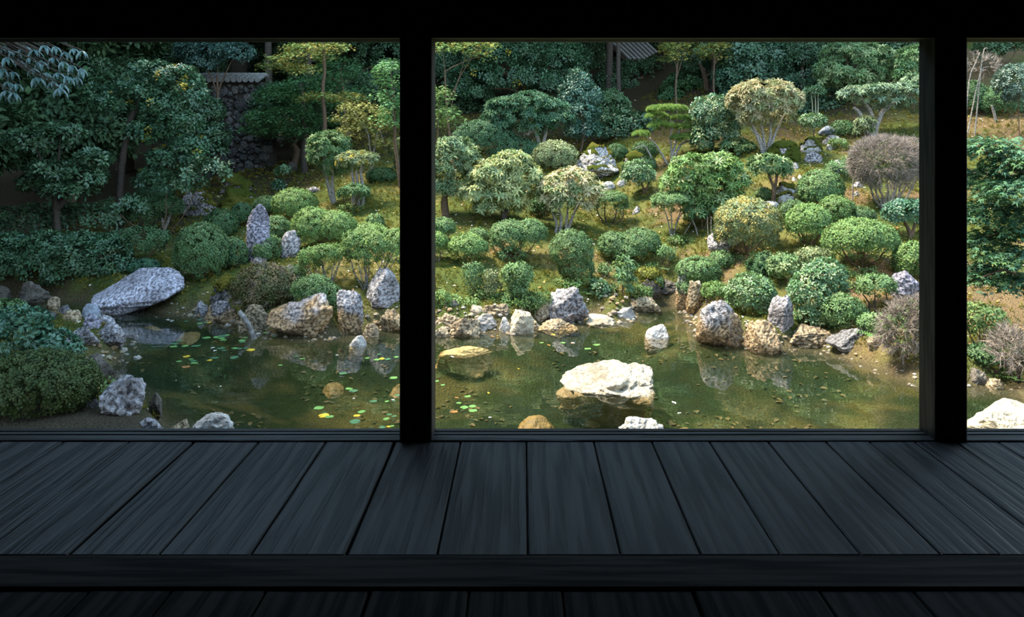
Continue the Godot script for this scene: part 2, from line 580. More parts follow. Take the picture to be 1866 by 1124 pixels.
# a plant whose foot shows at (u, v) of the picture, with crowns given as [u, v, half width, half height] there.
# stems: "dome" (short, hidden), "many" (a fan of thin bare stems), "tree" (one trunk with branches), or drawn trunks in opt.trunks
func plant(called: String, label: String, category: String, kind: String, tone: Color, u: float, v: float, crowns: Array, stems := "dome", opt := {}) -> Node3D:
	var foot := spot(u, v)
	if opt.has("d"):
		var x: float = (u - AXIS.x) * opt.d / FOCAL
		foot = Vector3(x, ground(x, opt.d), -opt.d)
	var d := -foot.z
	if stems == "dome":
		var r0: float = crowns[0][2] * d / FOCAL
		var e := d + r0 * 0.55
		var x2: float = (u - AXIS.x) * e / FOCAL
		foot = Vector3(x2, ground(x2, e), -e)
		d = e
	var t := thing(called, label, category, foot, opt.get("group", ""))
	var lobes := []
	for c in crowns:
		var dd: float = d + (c[4] if c.size() > 4 else 0.0)
		var p := at(c[0], c[1], dd) - foot
		var rx: float = c[2] * 1.05 * dd / FOCAL
		var ry: float = c[3] * 1.05 * dd / FOCAL
		lobes.append([p, Vector3(rx, ry, opt.get("deep", 0.95) * rx)])
	foliage(t, kind, tone, lobes, opt)
	if opt.has("under"):
		foliage(t, opt.under[0], opt.under[1], lobes, {"dens": opt.under[2], "called": "young_shoots", "gaps": -1.0})
	var bark: Material = mat[opt.get("bark", "brown bark")]
	var r: float = opt.get("r", 0.012)
	var called_stem: String = "trunk" if stems == "tree" else "stem"
	if opt.has("trunks"):
		for line in opt.trunks:
			var pts := []
			for q in line:
				pts.append(at(q[0], q[1], d) - foot)
			(pts as Array)[0] = Vector3(pts[0].x, minf(pts[0].y, ground(foot.x + pts[0].x, d) - foot.y) - 0.03, pts[0].z + rng.randf_range(-0.04, 0.04))
			var fine := []
			for k in pts.size() - 1:
				for s in 3:
					var a: Vector3 = pts[maxi(k - 1, 0)]
					var z: Vector3 = pts[mini(k + 2, pts.size() - 1)]
					fine.append((pts[k] as Vector3).cubic_interpolate(pts[k + 1], a, z, s / 3.0) + around() * r * 0.2)
			fine.append(pts[-1])
			var st := begin()
			tube(st, fine, r, r * opt.get("taper", 0.5), 7, 0.12)
			mesh_node(called_stem, st.commit(), bark, t)
	elif stems == "tree":
		var top: Vector3 = lobes[0][0]
		var st := begin()
		var trunk := bent(Vector3(0, -0.05, 0), top * 0.8, Vector3(rng.randf_range(-0.05, 0.05), 0, 0), 6, r * 0.4)
		tube(st, trunk, r, r * 0.55, 8, 0.12)
		mesh_node("trunk", st.commit(), bark, t)
		for lobe in lobes:
			var b := begin()
			var from: Vector3 = trunk[rng.randi_range(3, 6)]
			tube(b, bent(from, (lobe[0] as Vector3) - Vector3(0, lobe[1].y * 0.2, 0), Vector3(0, 0.04, 0), 4, r * 0.5), r * 0.5, r * 0.18, 5)
			mesh_node("branch", b.commit(), bark, t)
	else:
		var count: int = opt.get("n", 7 if stems == "many" else 4)
		for k in count:
			var lobe: Array = lobes[k % lobes.size()]
			var a := TAU * (k + rng.randf() * 0.7) / count
			var end: Vector3 = lobe[0] + Vector3(cos(a) * lobe[1].x * 0.62, -lobe[1].y * 0.25, sin(a) * lobe[1].z * 0.62)
			var start := Vector3(cos(a), 0, sin(a)) * r * (2.5 if stems == "many" else 4.0)
			start.y = -0.03
			var st := begin()
			var bow := Vector3(end.x, 0, end.z) * (0.13 if stems == "many" else 0.05)
			tube(st, bent(start, end, bow, 6, r * 0.9), r * rng.randf_range(0.8, 1.15), r * 0.45, 5)
			if stems == "many":
				for s in 2:
					var w: Vector3 = start.lerp(end, 0.55 + 0.2 * s) + bow * 0.9
					tube(st, bent(w, w + Vector3(rng.randf_range(-1, 1), 1.0, rng.randf_range(-1, 1)) * lobe[1].y * 0.55, Vector3.ZERO, 3, r * 0.5), r * 0.5, r * 0.25, 4)
			mesh_node("stem", st.commit(), bark, t)
	return t

# ---------------------------------------------------------------- rocks
func ico(levels: int) -> Array:
	var g := (1.0 + sqrt(5.0)) / 2.0
	var v := [Vector3(-1, g, 0), Vector3(1, g, 0), Vector3(-1, -g, 0), Vector3(1, -g, 0), Vector3(0, -1, g), Vector3(0, 1, g), Vector3(0, -1, -g), Vector3(0, 1, -g), Vector3(g, 0, -1), Vector3(g, 0, 1), Vector3(-g, 0, -1), Vector3(-g, 0, 1)]
	var f := [[0, 11, 5], [0, 5, 1], [0, 1, 7], [0, 7, 10], [0, 10, 11], [1, 5, 9], [5, 11, 4], [11, 10, 2], [10, 7, 6], [7, 1, 8], [3, 9, 4], [3, 4, 2], [3, 2, 6], [3, 6, 8], [3, 8, 9], [4, 9, 5], [2, 4, 11], [6, 2, 10], [8, 6, 7], [9, 8, 1]]
	for k in v.size():
		v[k] = (v[k] as Vector3).normalized()
	for l in levels:
		var mids := {}
		var next := []
		for t in f:
			var m := []
			for e in 3:
				var a: int = t[e]
				var b: int = t[(e + 1) % 3]
				var key := Vector2i(mini(a, b), maxi(a, b))
				if not mids.has(key):
					mids[key] = v.size()
					v.append(((v[a] as Vector3) + (v[b] as Vector3)).normalized())
				m.append(mids[key])
			next.append_array([[t[0], m[0], m[2]], [t[1], m[1], m[0]], [t[2], m[2], m[1]], [m[0], m[1], m[2]]])
		f = next
	var idx := PackedInt32Array()
	for t in f:
		idx.append_array([t[0], t[2], t[1]])
	return [PackedVector3Array(v), idx]

const ROCKS := {
	"lichen": [Color(0.50, 0.47, 0.48), "lichen rock"], "lilac": [Color(0.46, 0.43, 0.52), "lichen rock"], "tan": [Color(0.50, 0.39, 0.25), "lichen rock"], "white": [Color(0.5, 0.475, 0.44), "soft rock"],
	"chalk": [Color(0.66, 0.64, 0.63), "lichen rock"], "slab": [Color(0.62, 0.59, 0.66), "lichen rock"], "cream": [Color(0.46, 0.405, 0.305), "soft rock"], "ochre": [Color(0.52, 0.36, 0.14), "soft rock"], "pale": [Color(0.56, 0.48, 0.35), "soft rock"], "dark": [Color(0.13, 0.115, 0.095), "soft rock"], "blue": [Color(0.30, 0.34, 0.40), "soft rock"], "sunk": [Color(0.30, 0.20, 0.06), "wet rock"], "grey": [Color(0.26, 0.25, 0.25), "lichen rock"],
}

# a rock that fills the box (u0, v0)-(u1, v1) of the picture and stands on the ground, or in the pond, where its lower edge shows
# opt: moss (share of its top grown over), stain (tan foot), lean (its top rises to the right), sunk (wholly under water), crag (roughness), deep, cut (flat faces)
func rock(label: String, u0: float, v0: float, u1: float, v1: float, style: String, opt := {}) -> Node3D:
	var um := (u0 + u1) * 0.5
	var front := spot(um, v1, true)
	if opt.has("d"): front = at(um, v1, opt.d)
	var d := -front.z
	var rx: float = (u1 - u0) * 0.5 * d / FOCAL
	var rz: float = rx * opt.get("deep", 0.75)
	d += rz * 0.7
	rx = (u1 - u0) * 0.5 * d / FOCAL
	var c := at(um, v1, d)
	var g := ground(c.x, d)
	var top: float = at(um, v0, d + rz * 0.1).y
	if opt.get("sunk", false):   # seen through the water, lying on the bed
		var half: float = (u1 - u0) * 0.5 * d / FOCAL
		top = minf(WATER - 0.05, g + half * 0.8)
		front = at(um, v1, (EYE - top + half * 0.2) * FOCAL / (v1 - AXIS.y))
		opt["flat"] = top - WATER
	var belly := 1.0
	if opt.has("flat"):   # a low slab: its length away from us follows from where its far edge shows
		top = WATER + opt.flat
		d = -front.z
		rz = clampf(((EYE - top) * FOCAL / (v0 - AXIS.y) - d) * 0.5, rx * 0.4, rx * 1.6)
		d += rz
		rx = (u1 - u0) * 0.5 * d / FOCAL
		c = at(um, v1, d)
		g = ground(c.x, d)
	var bottom := minf(g, front.y) - 0.08
	var ry := maxf((top - bottom) * 0.5, 0.03)
	c.y = (top + bottom) * 0.5
	if opt.has("flat"):
		c.y = minf(WATER - 0.02, top - 0.05)
		ry = top - c.y
		belly = maxf((c.y - bottom) / ry, 0.6)
	if opt.get("sunk", false):   # a hump on the pond's bed
		c.y = bottom
		ry = top - bottom
		belly = 0.2
	var fine: bool = u1 - u0 > 44
	var bv := ball_v if fine else small_ball_v
	var bi := ball_i if fine else small_ball_i
	var v := PackedVector3Array()
	v.resize(bv.size())
	var planes := []
	var crag0: float = opt.get("crag", 1.0)
	for k in opt.get("cut", 9) + 4:
		planes.append([around(), rng.randf_range(0.6, 0.92) if crag0 > 0.5 else rng.randf_range(0.78, 0.98)])
	var off := Vector3(rng.randf(), rng.randf(), rng.randf()) * 90.0
	var crag: float = opt.get("crag", 1.0)
	var lean: float = opt.get("lean", 0.0)
	var block: float = opt.get("block", 1.0 if opt.get("sunk", false) else 0.72)
	var tip: float = opt.get("tip", 0.0)
	var lo := Vector3.ONE * 9
	var hi := -lo
	for k in bv.size():
		var p := bv[k]
		p = p.sign() * Vector3(pow(absf(p.x), block), pow(absf(p.y), block), pow(absf(p.z), block))
		var r := 1.0
		for q in planes:
			var t: float = p.dot(q[0])
			if t > 0.05: r = minf(r, q[1] / t)
		r *= 1.0 + crag * (0.12 * broad_noise.get_noise_3dv(off + p * 6.0) + 0.13 * (0.4 - absf(rough.get_noise_3dv(off + p * Vector3(2.2, 4.4, 2.2))) * 2.2) + 0.06 * broad_noise.get_noise_3dv(off + p * Vector3(26, 40, 26)))
		p *= r
		var foot := 1.0 - (0.0 if opt.has("flat") else 0.2) * clampf(p.y, -0.8, 0.8)   # broader at the foot than at the crown
		p = Vector3(p.x * foot, p.y, p.z * foot)
		p.y += lean * p.x * (0.65 + 0.35 * signf(p.y) * minf(absf(p.y) * 2.0, 1.0))
		if p.y > -0.3: p.y -= tip * p.z * (0.5 + p.y)   # the top slopes down towards the water in front
		v[k] = p
		lo = lo.min(p)
		hi = hi.max(p)
	var fit := Vector3(rx, ry, rz) * 2.0 / (hi - lo)
	var mid := (hi + lo) * 0.5
	for k in v.size():
		v[k] = (v[k] - mid) * fit
		if v[k].y < 0.0:
			if opt.has("flat") and not opt.get("sunk", false) and not opt.get("tuck", false):   # a slab's sides go down steeply to the bed
				var t := clampf(v[k].y / ry, -1, 0)
				var wide := 1.0 / maxf(sqrt(1.0 - t * t * 0.85), 0.72)
				v[k] = Vector3(v[k].x * wide, v[k].y, v[k].z * wide)
			v[k].y *= belly
	var n := smooth_normals(v, bi)
	var col := PackedColorArray()
	var base: Color = ROCKS[style][0]
	var stain: float = opt.get("stain", 0.0)
	for k in v.size():
		var w := v[k] + c
		var a := broad_noise.get_noise_3dv(w * 16.0)
		var b := rough.get_noise_3dv(w * 5.0)
		var x := base * (1.0 + 0.35 * a)
		x = x.lerp(base * Color(0.45, 0.43, 0.42), clampf(b * 1.8, 0, 0.8))
		if stain > 0.0:   # ochre mineral crust near the waterline, ragged
			x = x.lerp(Color(0.42, 0.27, 0.12) * (1.0 + 0.6 * a), clampf((WATER + stain - w.y) * 9.0 + a * 2.2 + b * 1.5, 0, 0.85))
		if w.y < WATER - 0.01: x = x.lerp(Color(0.27, 0.17, 0.05), 0.75)   # brown algae under water
		col.append(x)
	var t := thing("rock", label, "rock", c, opt.get("group", ""))
	mesh_node("stone", arrays_mesh(v, n, bi, col), mat[ROCKS[style][1]], t)
	var moss: float = opt.get("moss", 0.0)
	if moss > 0.0:
		var mv := PackedVector3Array()
		var mc := PackedColorArray()
		var keep := PackedFloat32Array()
		for k in v.size():
			var w := v[k] + c
			var q := n[k].y + 0.75 * broad_noise.get_noise_3dv(w * 9.0) + 0.4 * rough.get_noise_3dv(w * 4.0) - (1.0 - 1.9 * moss)
			keep.append(q)
			mv.append(v[k] + n[k] * clampf(q * 0.12, -0.01, 0.035) * (1.0 + 0.3 * broad_noise.get_noise_3dv(w * 40.0)))
			mc.append(Color(0.07, 0.09, 0.018).lerp(Color(0.15, 0.135, 0.028), clampf(0.4 + broad_noise.get_noise_3dv(w * 12.0) * 1.3, 0, 1)))
		var mi := PackedInt32Array()
		for k in range(0, bi.size(), 3):
			if keep[bi[k]] > -0.05 and keep[bi[k + 1]] > -0.05 and keep[bi[k + 2]] > -0.05:
				mi.append_array([bi[k], bi[k + 1], bi[k + 2]])
		if mi.size(): mesh_node("moss_cap", arrays_mesh(mv, smooth_normals(mv, mi), mi, mc), mat["moss"], t).set_meta("kind", "stuff")
	return t

# ---------------------------------------------------------------- the hall and its veranda
func plank_row(parent: Node3D, seams: Array, y: float, front: float, back: float, v_ref: float, thick: float, look := "dark weathered wood") -> void:
	var d_ref: float = (EYE - y) * FOCAL / (v_ref - AXIS.y)
	for k in seams.size() - 1:
		var x0: float = (seams[k] - AXIS.x) * d_ref / FOCAL
		var x1: float = (seams[k + 1] - AXIS.x) * d_ref / FOCAL
		var gap0: float = 0.008 if k in [9, 12] else 0.003
		var lift := rng.randf_range(-0.0025, 0.0)
		var o := mesh_node("plank", timber(chamfered(x0 + gap0, y - thick, x1 - 0.0025, y + lift, 0.004), -back, -front - rng.randf_range(0, 0.003)), mat[look], parent)
		o.rotation.y = 0.0

func hall() -> void:
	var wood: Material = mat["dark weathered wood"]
	var hall_wood: Material = mat["dark hall wood"]
	var floor_node := thing("floor", "dark weathered plank veranda floor running towards the garden", "floor", Vector3.ZERO)
	floor_node.set_meta("kind", "structure")
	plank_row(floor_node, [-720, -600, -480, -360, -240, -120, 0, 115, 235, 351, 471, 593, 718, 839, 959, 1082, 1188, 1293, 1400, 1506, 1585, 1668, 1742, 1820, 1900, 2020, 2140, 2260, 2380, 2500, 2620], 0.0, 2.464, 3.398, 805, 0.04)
	var inner := thing("floor", "dim plank floor inside the hall, just below the threshold timber", "floor", Vector3.ZERO)
	inner.set_meta("kind", "structure")
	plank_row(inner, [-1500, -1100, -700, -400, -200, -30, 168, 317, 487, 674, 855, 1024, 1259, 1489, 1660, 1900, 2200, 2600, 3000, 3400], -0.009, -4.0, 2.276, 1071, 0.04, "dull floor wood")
	mesh_node("gap_light_stop", box_mesh(Vector3(9.2, 0.03, 6.2)), hall_wood, inner, Vector3(0, -0.12, 0.88))  # unseen sheet added below the planks to stop light in the gaps
	mesh_node("gap_light_stop", box_mesh(Vector3(9.2, 0.03, 0.86)), hall_wood, floor_node, Vector3(0, -0.1, -2.97))  # second added sheet, keeps daylight out of the veranda gaps
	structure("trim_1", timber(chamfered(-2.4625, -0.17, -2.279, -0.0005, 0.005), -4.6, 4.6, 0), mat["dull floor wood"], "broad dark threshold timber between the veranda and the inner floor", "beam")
	# grooved sill and lintel between the posts
	var w := 0.144
	var sill := PackedVector2Array([Vector2(-FRONT - w, -0.12), Vector2(-FRONT, -0.12), Vector2(-FRONT, 0.003), Vector2(-FRONT - 0.003, 0.006),
		Vector2(-3.459, 0.006), Vector2(-3.459, -0.006), Vector2(-3.472, -0.006), Vector2(-3.472, 0.006), Vector2(-3.5, 0.006), Vector2(-3.5, -0.006), Vector2(-3.512, -0.006), Vector2(-3.512, 0.006), Vector2(-FRONT - w + 0.004, 0.006), Vector2(-FRONT - w, 0.002)])
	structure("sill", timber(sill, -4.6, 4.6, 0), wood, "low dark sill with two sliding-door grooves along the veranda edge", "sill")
	var head := PackedVector2Array([Vector2(-FRONT - w, 1.786), Vector2(-3.512, 1.786), Vector2(-3.512, 1.80), Vector2(-3.492, 1.80), Vector2(-3.492, 1.786), Vector2(-3.465, 1.786), Vector2(-3.465, 1.80), Vector2(-3.445, 1.80), Vector2(-3.445, 1.786),
		Vector2(-FRONT - 0.004, 1.786), Vector2(-FRONT, 1.79), Vector2(-FRONT, 1.93), Vector2(-FRONT - w, 1.93)])
	structure("lintel", timber(head, -4.6, 4.6, 0), hall_wood, "dark grooved lintel across the top of the openings", "lintel")
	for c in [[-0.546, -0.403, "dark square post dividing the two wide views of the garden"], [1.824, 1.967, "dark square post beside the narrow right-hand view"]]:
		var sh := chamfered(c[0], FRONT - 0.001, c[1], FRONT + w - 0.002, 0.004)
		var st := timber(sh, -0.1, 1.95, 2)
		var o := structure("pillar", st, hall_wood, c[2], "post")
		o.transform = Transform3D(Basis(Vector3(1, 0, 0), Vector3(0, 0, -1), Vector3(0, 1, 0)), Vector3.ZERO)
	structure("wall_front", box_mesh(Vector3(9.4, 0.82, 0.08)), hall_wood, "dark boarded wall above the lintel", "wall", Vector3(0, 2.34, -3.47))
	structure("wall_left", box_mesh(Vector3(0.12, 3.2, 7.6)), hall_wood, "dark side wall at the left of the hall", "wall", Vector3(-4.66, 1.2, 0.25))
	structure("wall_right", box_mesh(Vector3(0.12, 3.2, 7.6)), hall_wood, "dark side wall at the right of the hall", "wall", Vector3(4.66, 1.2, 0.25))
	structure("wall_back", box_mesh(Vector3(9.4, 3.2, 0.12)), hall_wood, "dark back wall of the hall", "wall", Vector3(0, 1.2, 4.06))
	structure("ceiling", box_mesh(Vector3(9.6, 0.12, 7.7)), hall_wood, "dark wooden ceiling of the hall", "ceiling", Vector3(0, 2.78, 0.3))
	structure("roof", box_mesh(Vector3(11.0, 0.16, 8.3)), hall_wood, "deep eaves of the hall above the veranda", "roof", Vector3(0, 2.96, 0.0))

# ---------------------------------------------------------------- planting, from the water up the hill
var AZALEA := Color(0.12, 0.205, 0.08)
var BRIGHT := Color(0.145, 0.24, 0.075)
var DEEP := Color(0.068, 0.135, 0.055)
var CAMELLIA := Color(0.06, 0.135, 0.065)
var GLOSS := Color(0.10, 0.185, 0.075)
var PALE := Color(0.29, 0.36, 0.17)
var CREAM := Color(0.58, 0.54, 0.30)
var LIME := Color(0.165, 0.275, 0.085)
var MAPLE := Color(0.095, 0.215, 0.08)
var GOLD := Color(0.38, 0.36, 0.09)
var YELLOW := Color(0.5, 0.38, 0.04)
var TEAL := Color(0.06, 0.145, 0.08)
var WOODS := Color(0.06, 0.125, 0.06)

func left_garden() -> void:
	plant("leafy_hedge", "long dark leafy hedge overhanging the dim inlet at the left", "hedge", "broad", CAMELLIA, 95, 522, [[20, 470, 50, 40], [80, 468, 52, 40], [140, 470, 48, 42], [195, 472, 42, 40], [120, 500, 40, 18], [-40, 470, 45, 40]], "dome", {"deep": 0.8, "n": 8, "size": 0.7})
	plant("open_shrub", "thin open shrub with bare twigs right of the long hedge", "shrub", "small", DEEP, 258, 478, [[255, 440, 40, 26], [225, 438, 25, 18], [285, 436, 22, 16]], "many", {"loose": 0.15, "dens": 0.45, "r": 0.009})
	plant("low_juniper", "low spreading blue-green shrub below the thin open shrub", "shrub", "fine", TEAL, 262, 500, [[262, 487, 25, 13]])
	plant("clipped_shrub", "big dark green clipped dome behind the long sloping boulder", "shrub", "fine", DEEP.lerp(AZALEA, 0.5), 368, 513, [[368, 460, 46, 50]])
	plant("clipped_shrub", "small dark clipped ball tucked right of the big dark dome", "shrub", "fine", DEEP, 427, 490, [[427, 463, 22, 28]])
	plant("clipped_shrub", "dark clipped mound left of the tall upright stone", "shrub", "fine", DEEP, 403, 436, [[403, 409, 27, 26], [380, 418, 14, 16]])
	plant("clipped_shrub", "dim dark ball with bare stem touching the tall upright stone's left side", "shrub", "fine", DEEP, 441, 414, [[441, 391, 18, 20]])
	plant("clipped_shrub", "flat dark ball behind the tall upright stone", "shrub", "fine", DEEP.lerp(AZALEA, 0.3), 485, 396, [[485, 375, 22, 16]])
	plant("clipped_shrub", "round bright green dome highest of the clipped group behind the upright stone", "shrub", "fine", BRIGHT, 538, 402, [[538, 373, 38, 28]])
	plant("clipped_shrub", "little green ball between the upright stone and the wide double dome", "shrub", "fine", AZALEA, 504, 440, [[504, 418, 24, 22]])
	plant("clipped_shrub", "round green ball in front of the upright stone's foot", "shrub", "fine", AZALEA, 486, 476, [[486, 454, 27, 24]])
	plant("clipped_shrub", "wide double dome of bright green right of the upright stone", "shrub", "fine", BRIGHT, 590, 452, [[570, 414, 36, 34], [612, 414, 35, 28]])
	plant("clipped_shrub", "small clipped ball on the golden moss left of the dividing post", "shrub", "fine", AZALEA, 683, 419, [[683, 405, 15, 13]])
	plant("clipped_shrub", "low flat yellow-green cushion behind the umbrella shrubs at the dividing post", "shrub", "fine", BRIGHT, 668, 436, [[668, 421, 32, 13]])
	plant("umbrella_shrub", "umbrella-shaped shrub with a fan of bare stems above the leaf-grown boulder", "shrub", "fine", BRIGHT, 598, 520, [[570, 470, 24, 17, 0.1], [600, 462, 30, 16], [620, 466, 20, 16], [565, 482, 18, 14, 0.2]], "many", {"n": 9, "low": -0.15, "r": 0.01, "bark": "pale bark"})
	plant("umbrella_shrub", "broad umbrella shrub with bare stems partly behind the dividing post", "shrub", "fine", BRIGHT, 668, 528, [[650, 444, 26, 22], [690, 446, 36, 28], [725, 450, 30, 30], [668, 462, 30, 20]], "many", {"n": 10, "low": -0.2, "r": 0.011, "bark": "pale bark"})
	plant("twiggy_dome", "brownish twig-tipped dome above the weathered leaning post", "shrub", "small", Color(0.10, 0.11, 0.045), 481, 563, [[481, 527, 53, 42]], "dome", {"dens": 1.1, "fleck": Color(0.16, 0.12, 0.06), "flecks": 0.4, "under": ["twig", Color(0.6, 0.55, 0.5), 0.07]})
	plant("clipped_shrub", "small green ball behind the large pale boulder on the shore", "shrub", "fine", AZALEA, 536, 514, [[536, 499, 17, 15]])
	plant("clipped_shrub", "green mound growing over the large tan boulder at the water", "shrub", "small", AZALEA, 582, 566, [[570, 526, 34, 22], [594, 542, 26, 22]], "dome", {"size": 0.8})
	# the near left bank
	plant("leafy_shrub", "glossy leafy shrub at the left edge above the broad clipped dome", "shrub", "broad", TEAL, 30, 664, [[30, 606, 46, 38], [-20, 612, 40, 40], [62, 590, 24, 18]], "dome", {"size": 0.75})
	plant("clipped_shrub", "flat-topped clipped shrub peeping over the glossy one at the left edge", "shrub", "fine", AZALEA, 8, 590, [[2, 566, 36, 18]])
	plant("leafy_shrub", "low dark leafy shrub between the broad dome and the flat overhanging rock", "shrub", "broad", TEAL, 100, 662, [[98, 632, 38, 22], [128, 642, 20, 14]], "dome", {"size": 0.7})
	plant("clipped_shrub", "broad dark dome nearest the veranda at the far left", "shrub", "fine", Color(0.075, 0.105, 0.035), 72, 762, [[72, 702, 96, 58]], "dome", {"size": 0.85, "deep": 0.8})
	# up the left slope
	plant("small_tree", "small dark tree with two flat clipped pads on a thin pale trunk", "tree", "small", DEEP, 300, 427, [[262, 383, 34, 24], [302, 376, 28, 16]], "tree", {"trunks": [[[299, 427], [297, 405], [290, 388], [268, 384]], [[297, 402], [310, 392], [318, 380]]], "r": 0.03, "bark": "pale bark"})
	plant("clipped_shrub", "dim dark ball behind the two-pad tree", "shrub", "fine", WOODS, 285, 368, [[283, 350, 30, 16]])
	plant("small_tree", "leafy bright green tree with two pale leaning trunks on the left slope", "tree", "whorl", GLOSS, 606, 371, [[600, 266, 36, 24], [590, 286, 24, 20], [615, 295, 24, 22], [605, 308, 16, 14]], "tree", {"trunks": [[[608, 371], [600, 345], [594, 320], [590, 290]], [[609, 371], [606, 340], [606, 310]]], "r": 0.045, "bark": "pale bark", "size": 0.8, "fleck": PALE, "flecks": 0.12})
	plant("small_tree", "umbrella-topped tree with three pale straight trunks left of the dividing post", "tree", "whorl", PALE * 0.7, 653, 376, [[646, 292, 30, 14], [664, 288, 22, 11], [634, 297, 16, 9]], "tree", {"trunks": [[[645, 374], [644, 345], [642, 315], [640, 298]], [[653, 376], [652, 345], [650, 310]], [[660, 374], [660, 340], [658, 312], [662, 295]]], "r": 0.04, "bark": "pale bark", "size": 0.7, "fleck": YELLOW, "flecks": 0.08})
	plant("leafy_shrub", "leafy tuft round the foot of the three-trunk umbrella tree", "shrub", "whorl", GLOSS, 640, 380, [[648, 348, 22, 11, -0.35], [632, 352, 14, 9, -0.35]], "many", {"size": 0.7, "n": 3})
	plant("sapling", "tiny single-stem sapling with a tuft of leaves on the shaded moss", "sapling", "broad", GLOSS, 519, 347, [[516, 311, 12, 8]], "tree", {"r": 0.008, "size": 0.6})
	plant("leafy_shrub", "small dark leafy sprig beside the tiny sapling", "shrub", "broad", CAMELLIA, 510, 350, [[508, 337, 9, 10]], "dome", {"size": 0.6})
	plant("clipped_shrub", "dim moss-green mound under the maples left of the dividing post", "shrub", "fine", DEEP, 695, 332, [[695, 320, 26, 14]])
	plant("small_tree", "variegated leafy shrub cut off by the dividing post's left side", "shrub", "whorl", PALE * 0.8, 735, 320, [[735, 272, 24, 18], [738, 298, 20, 16]], "many", {"size": 0.7})

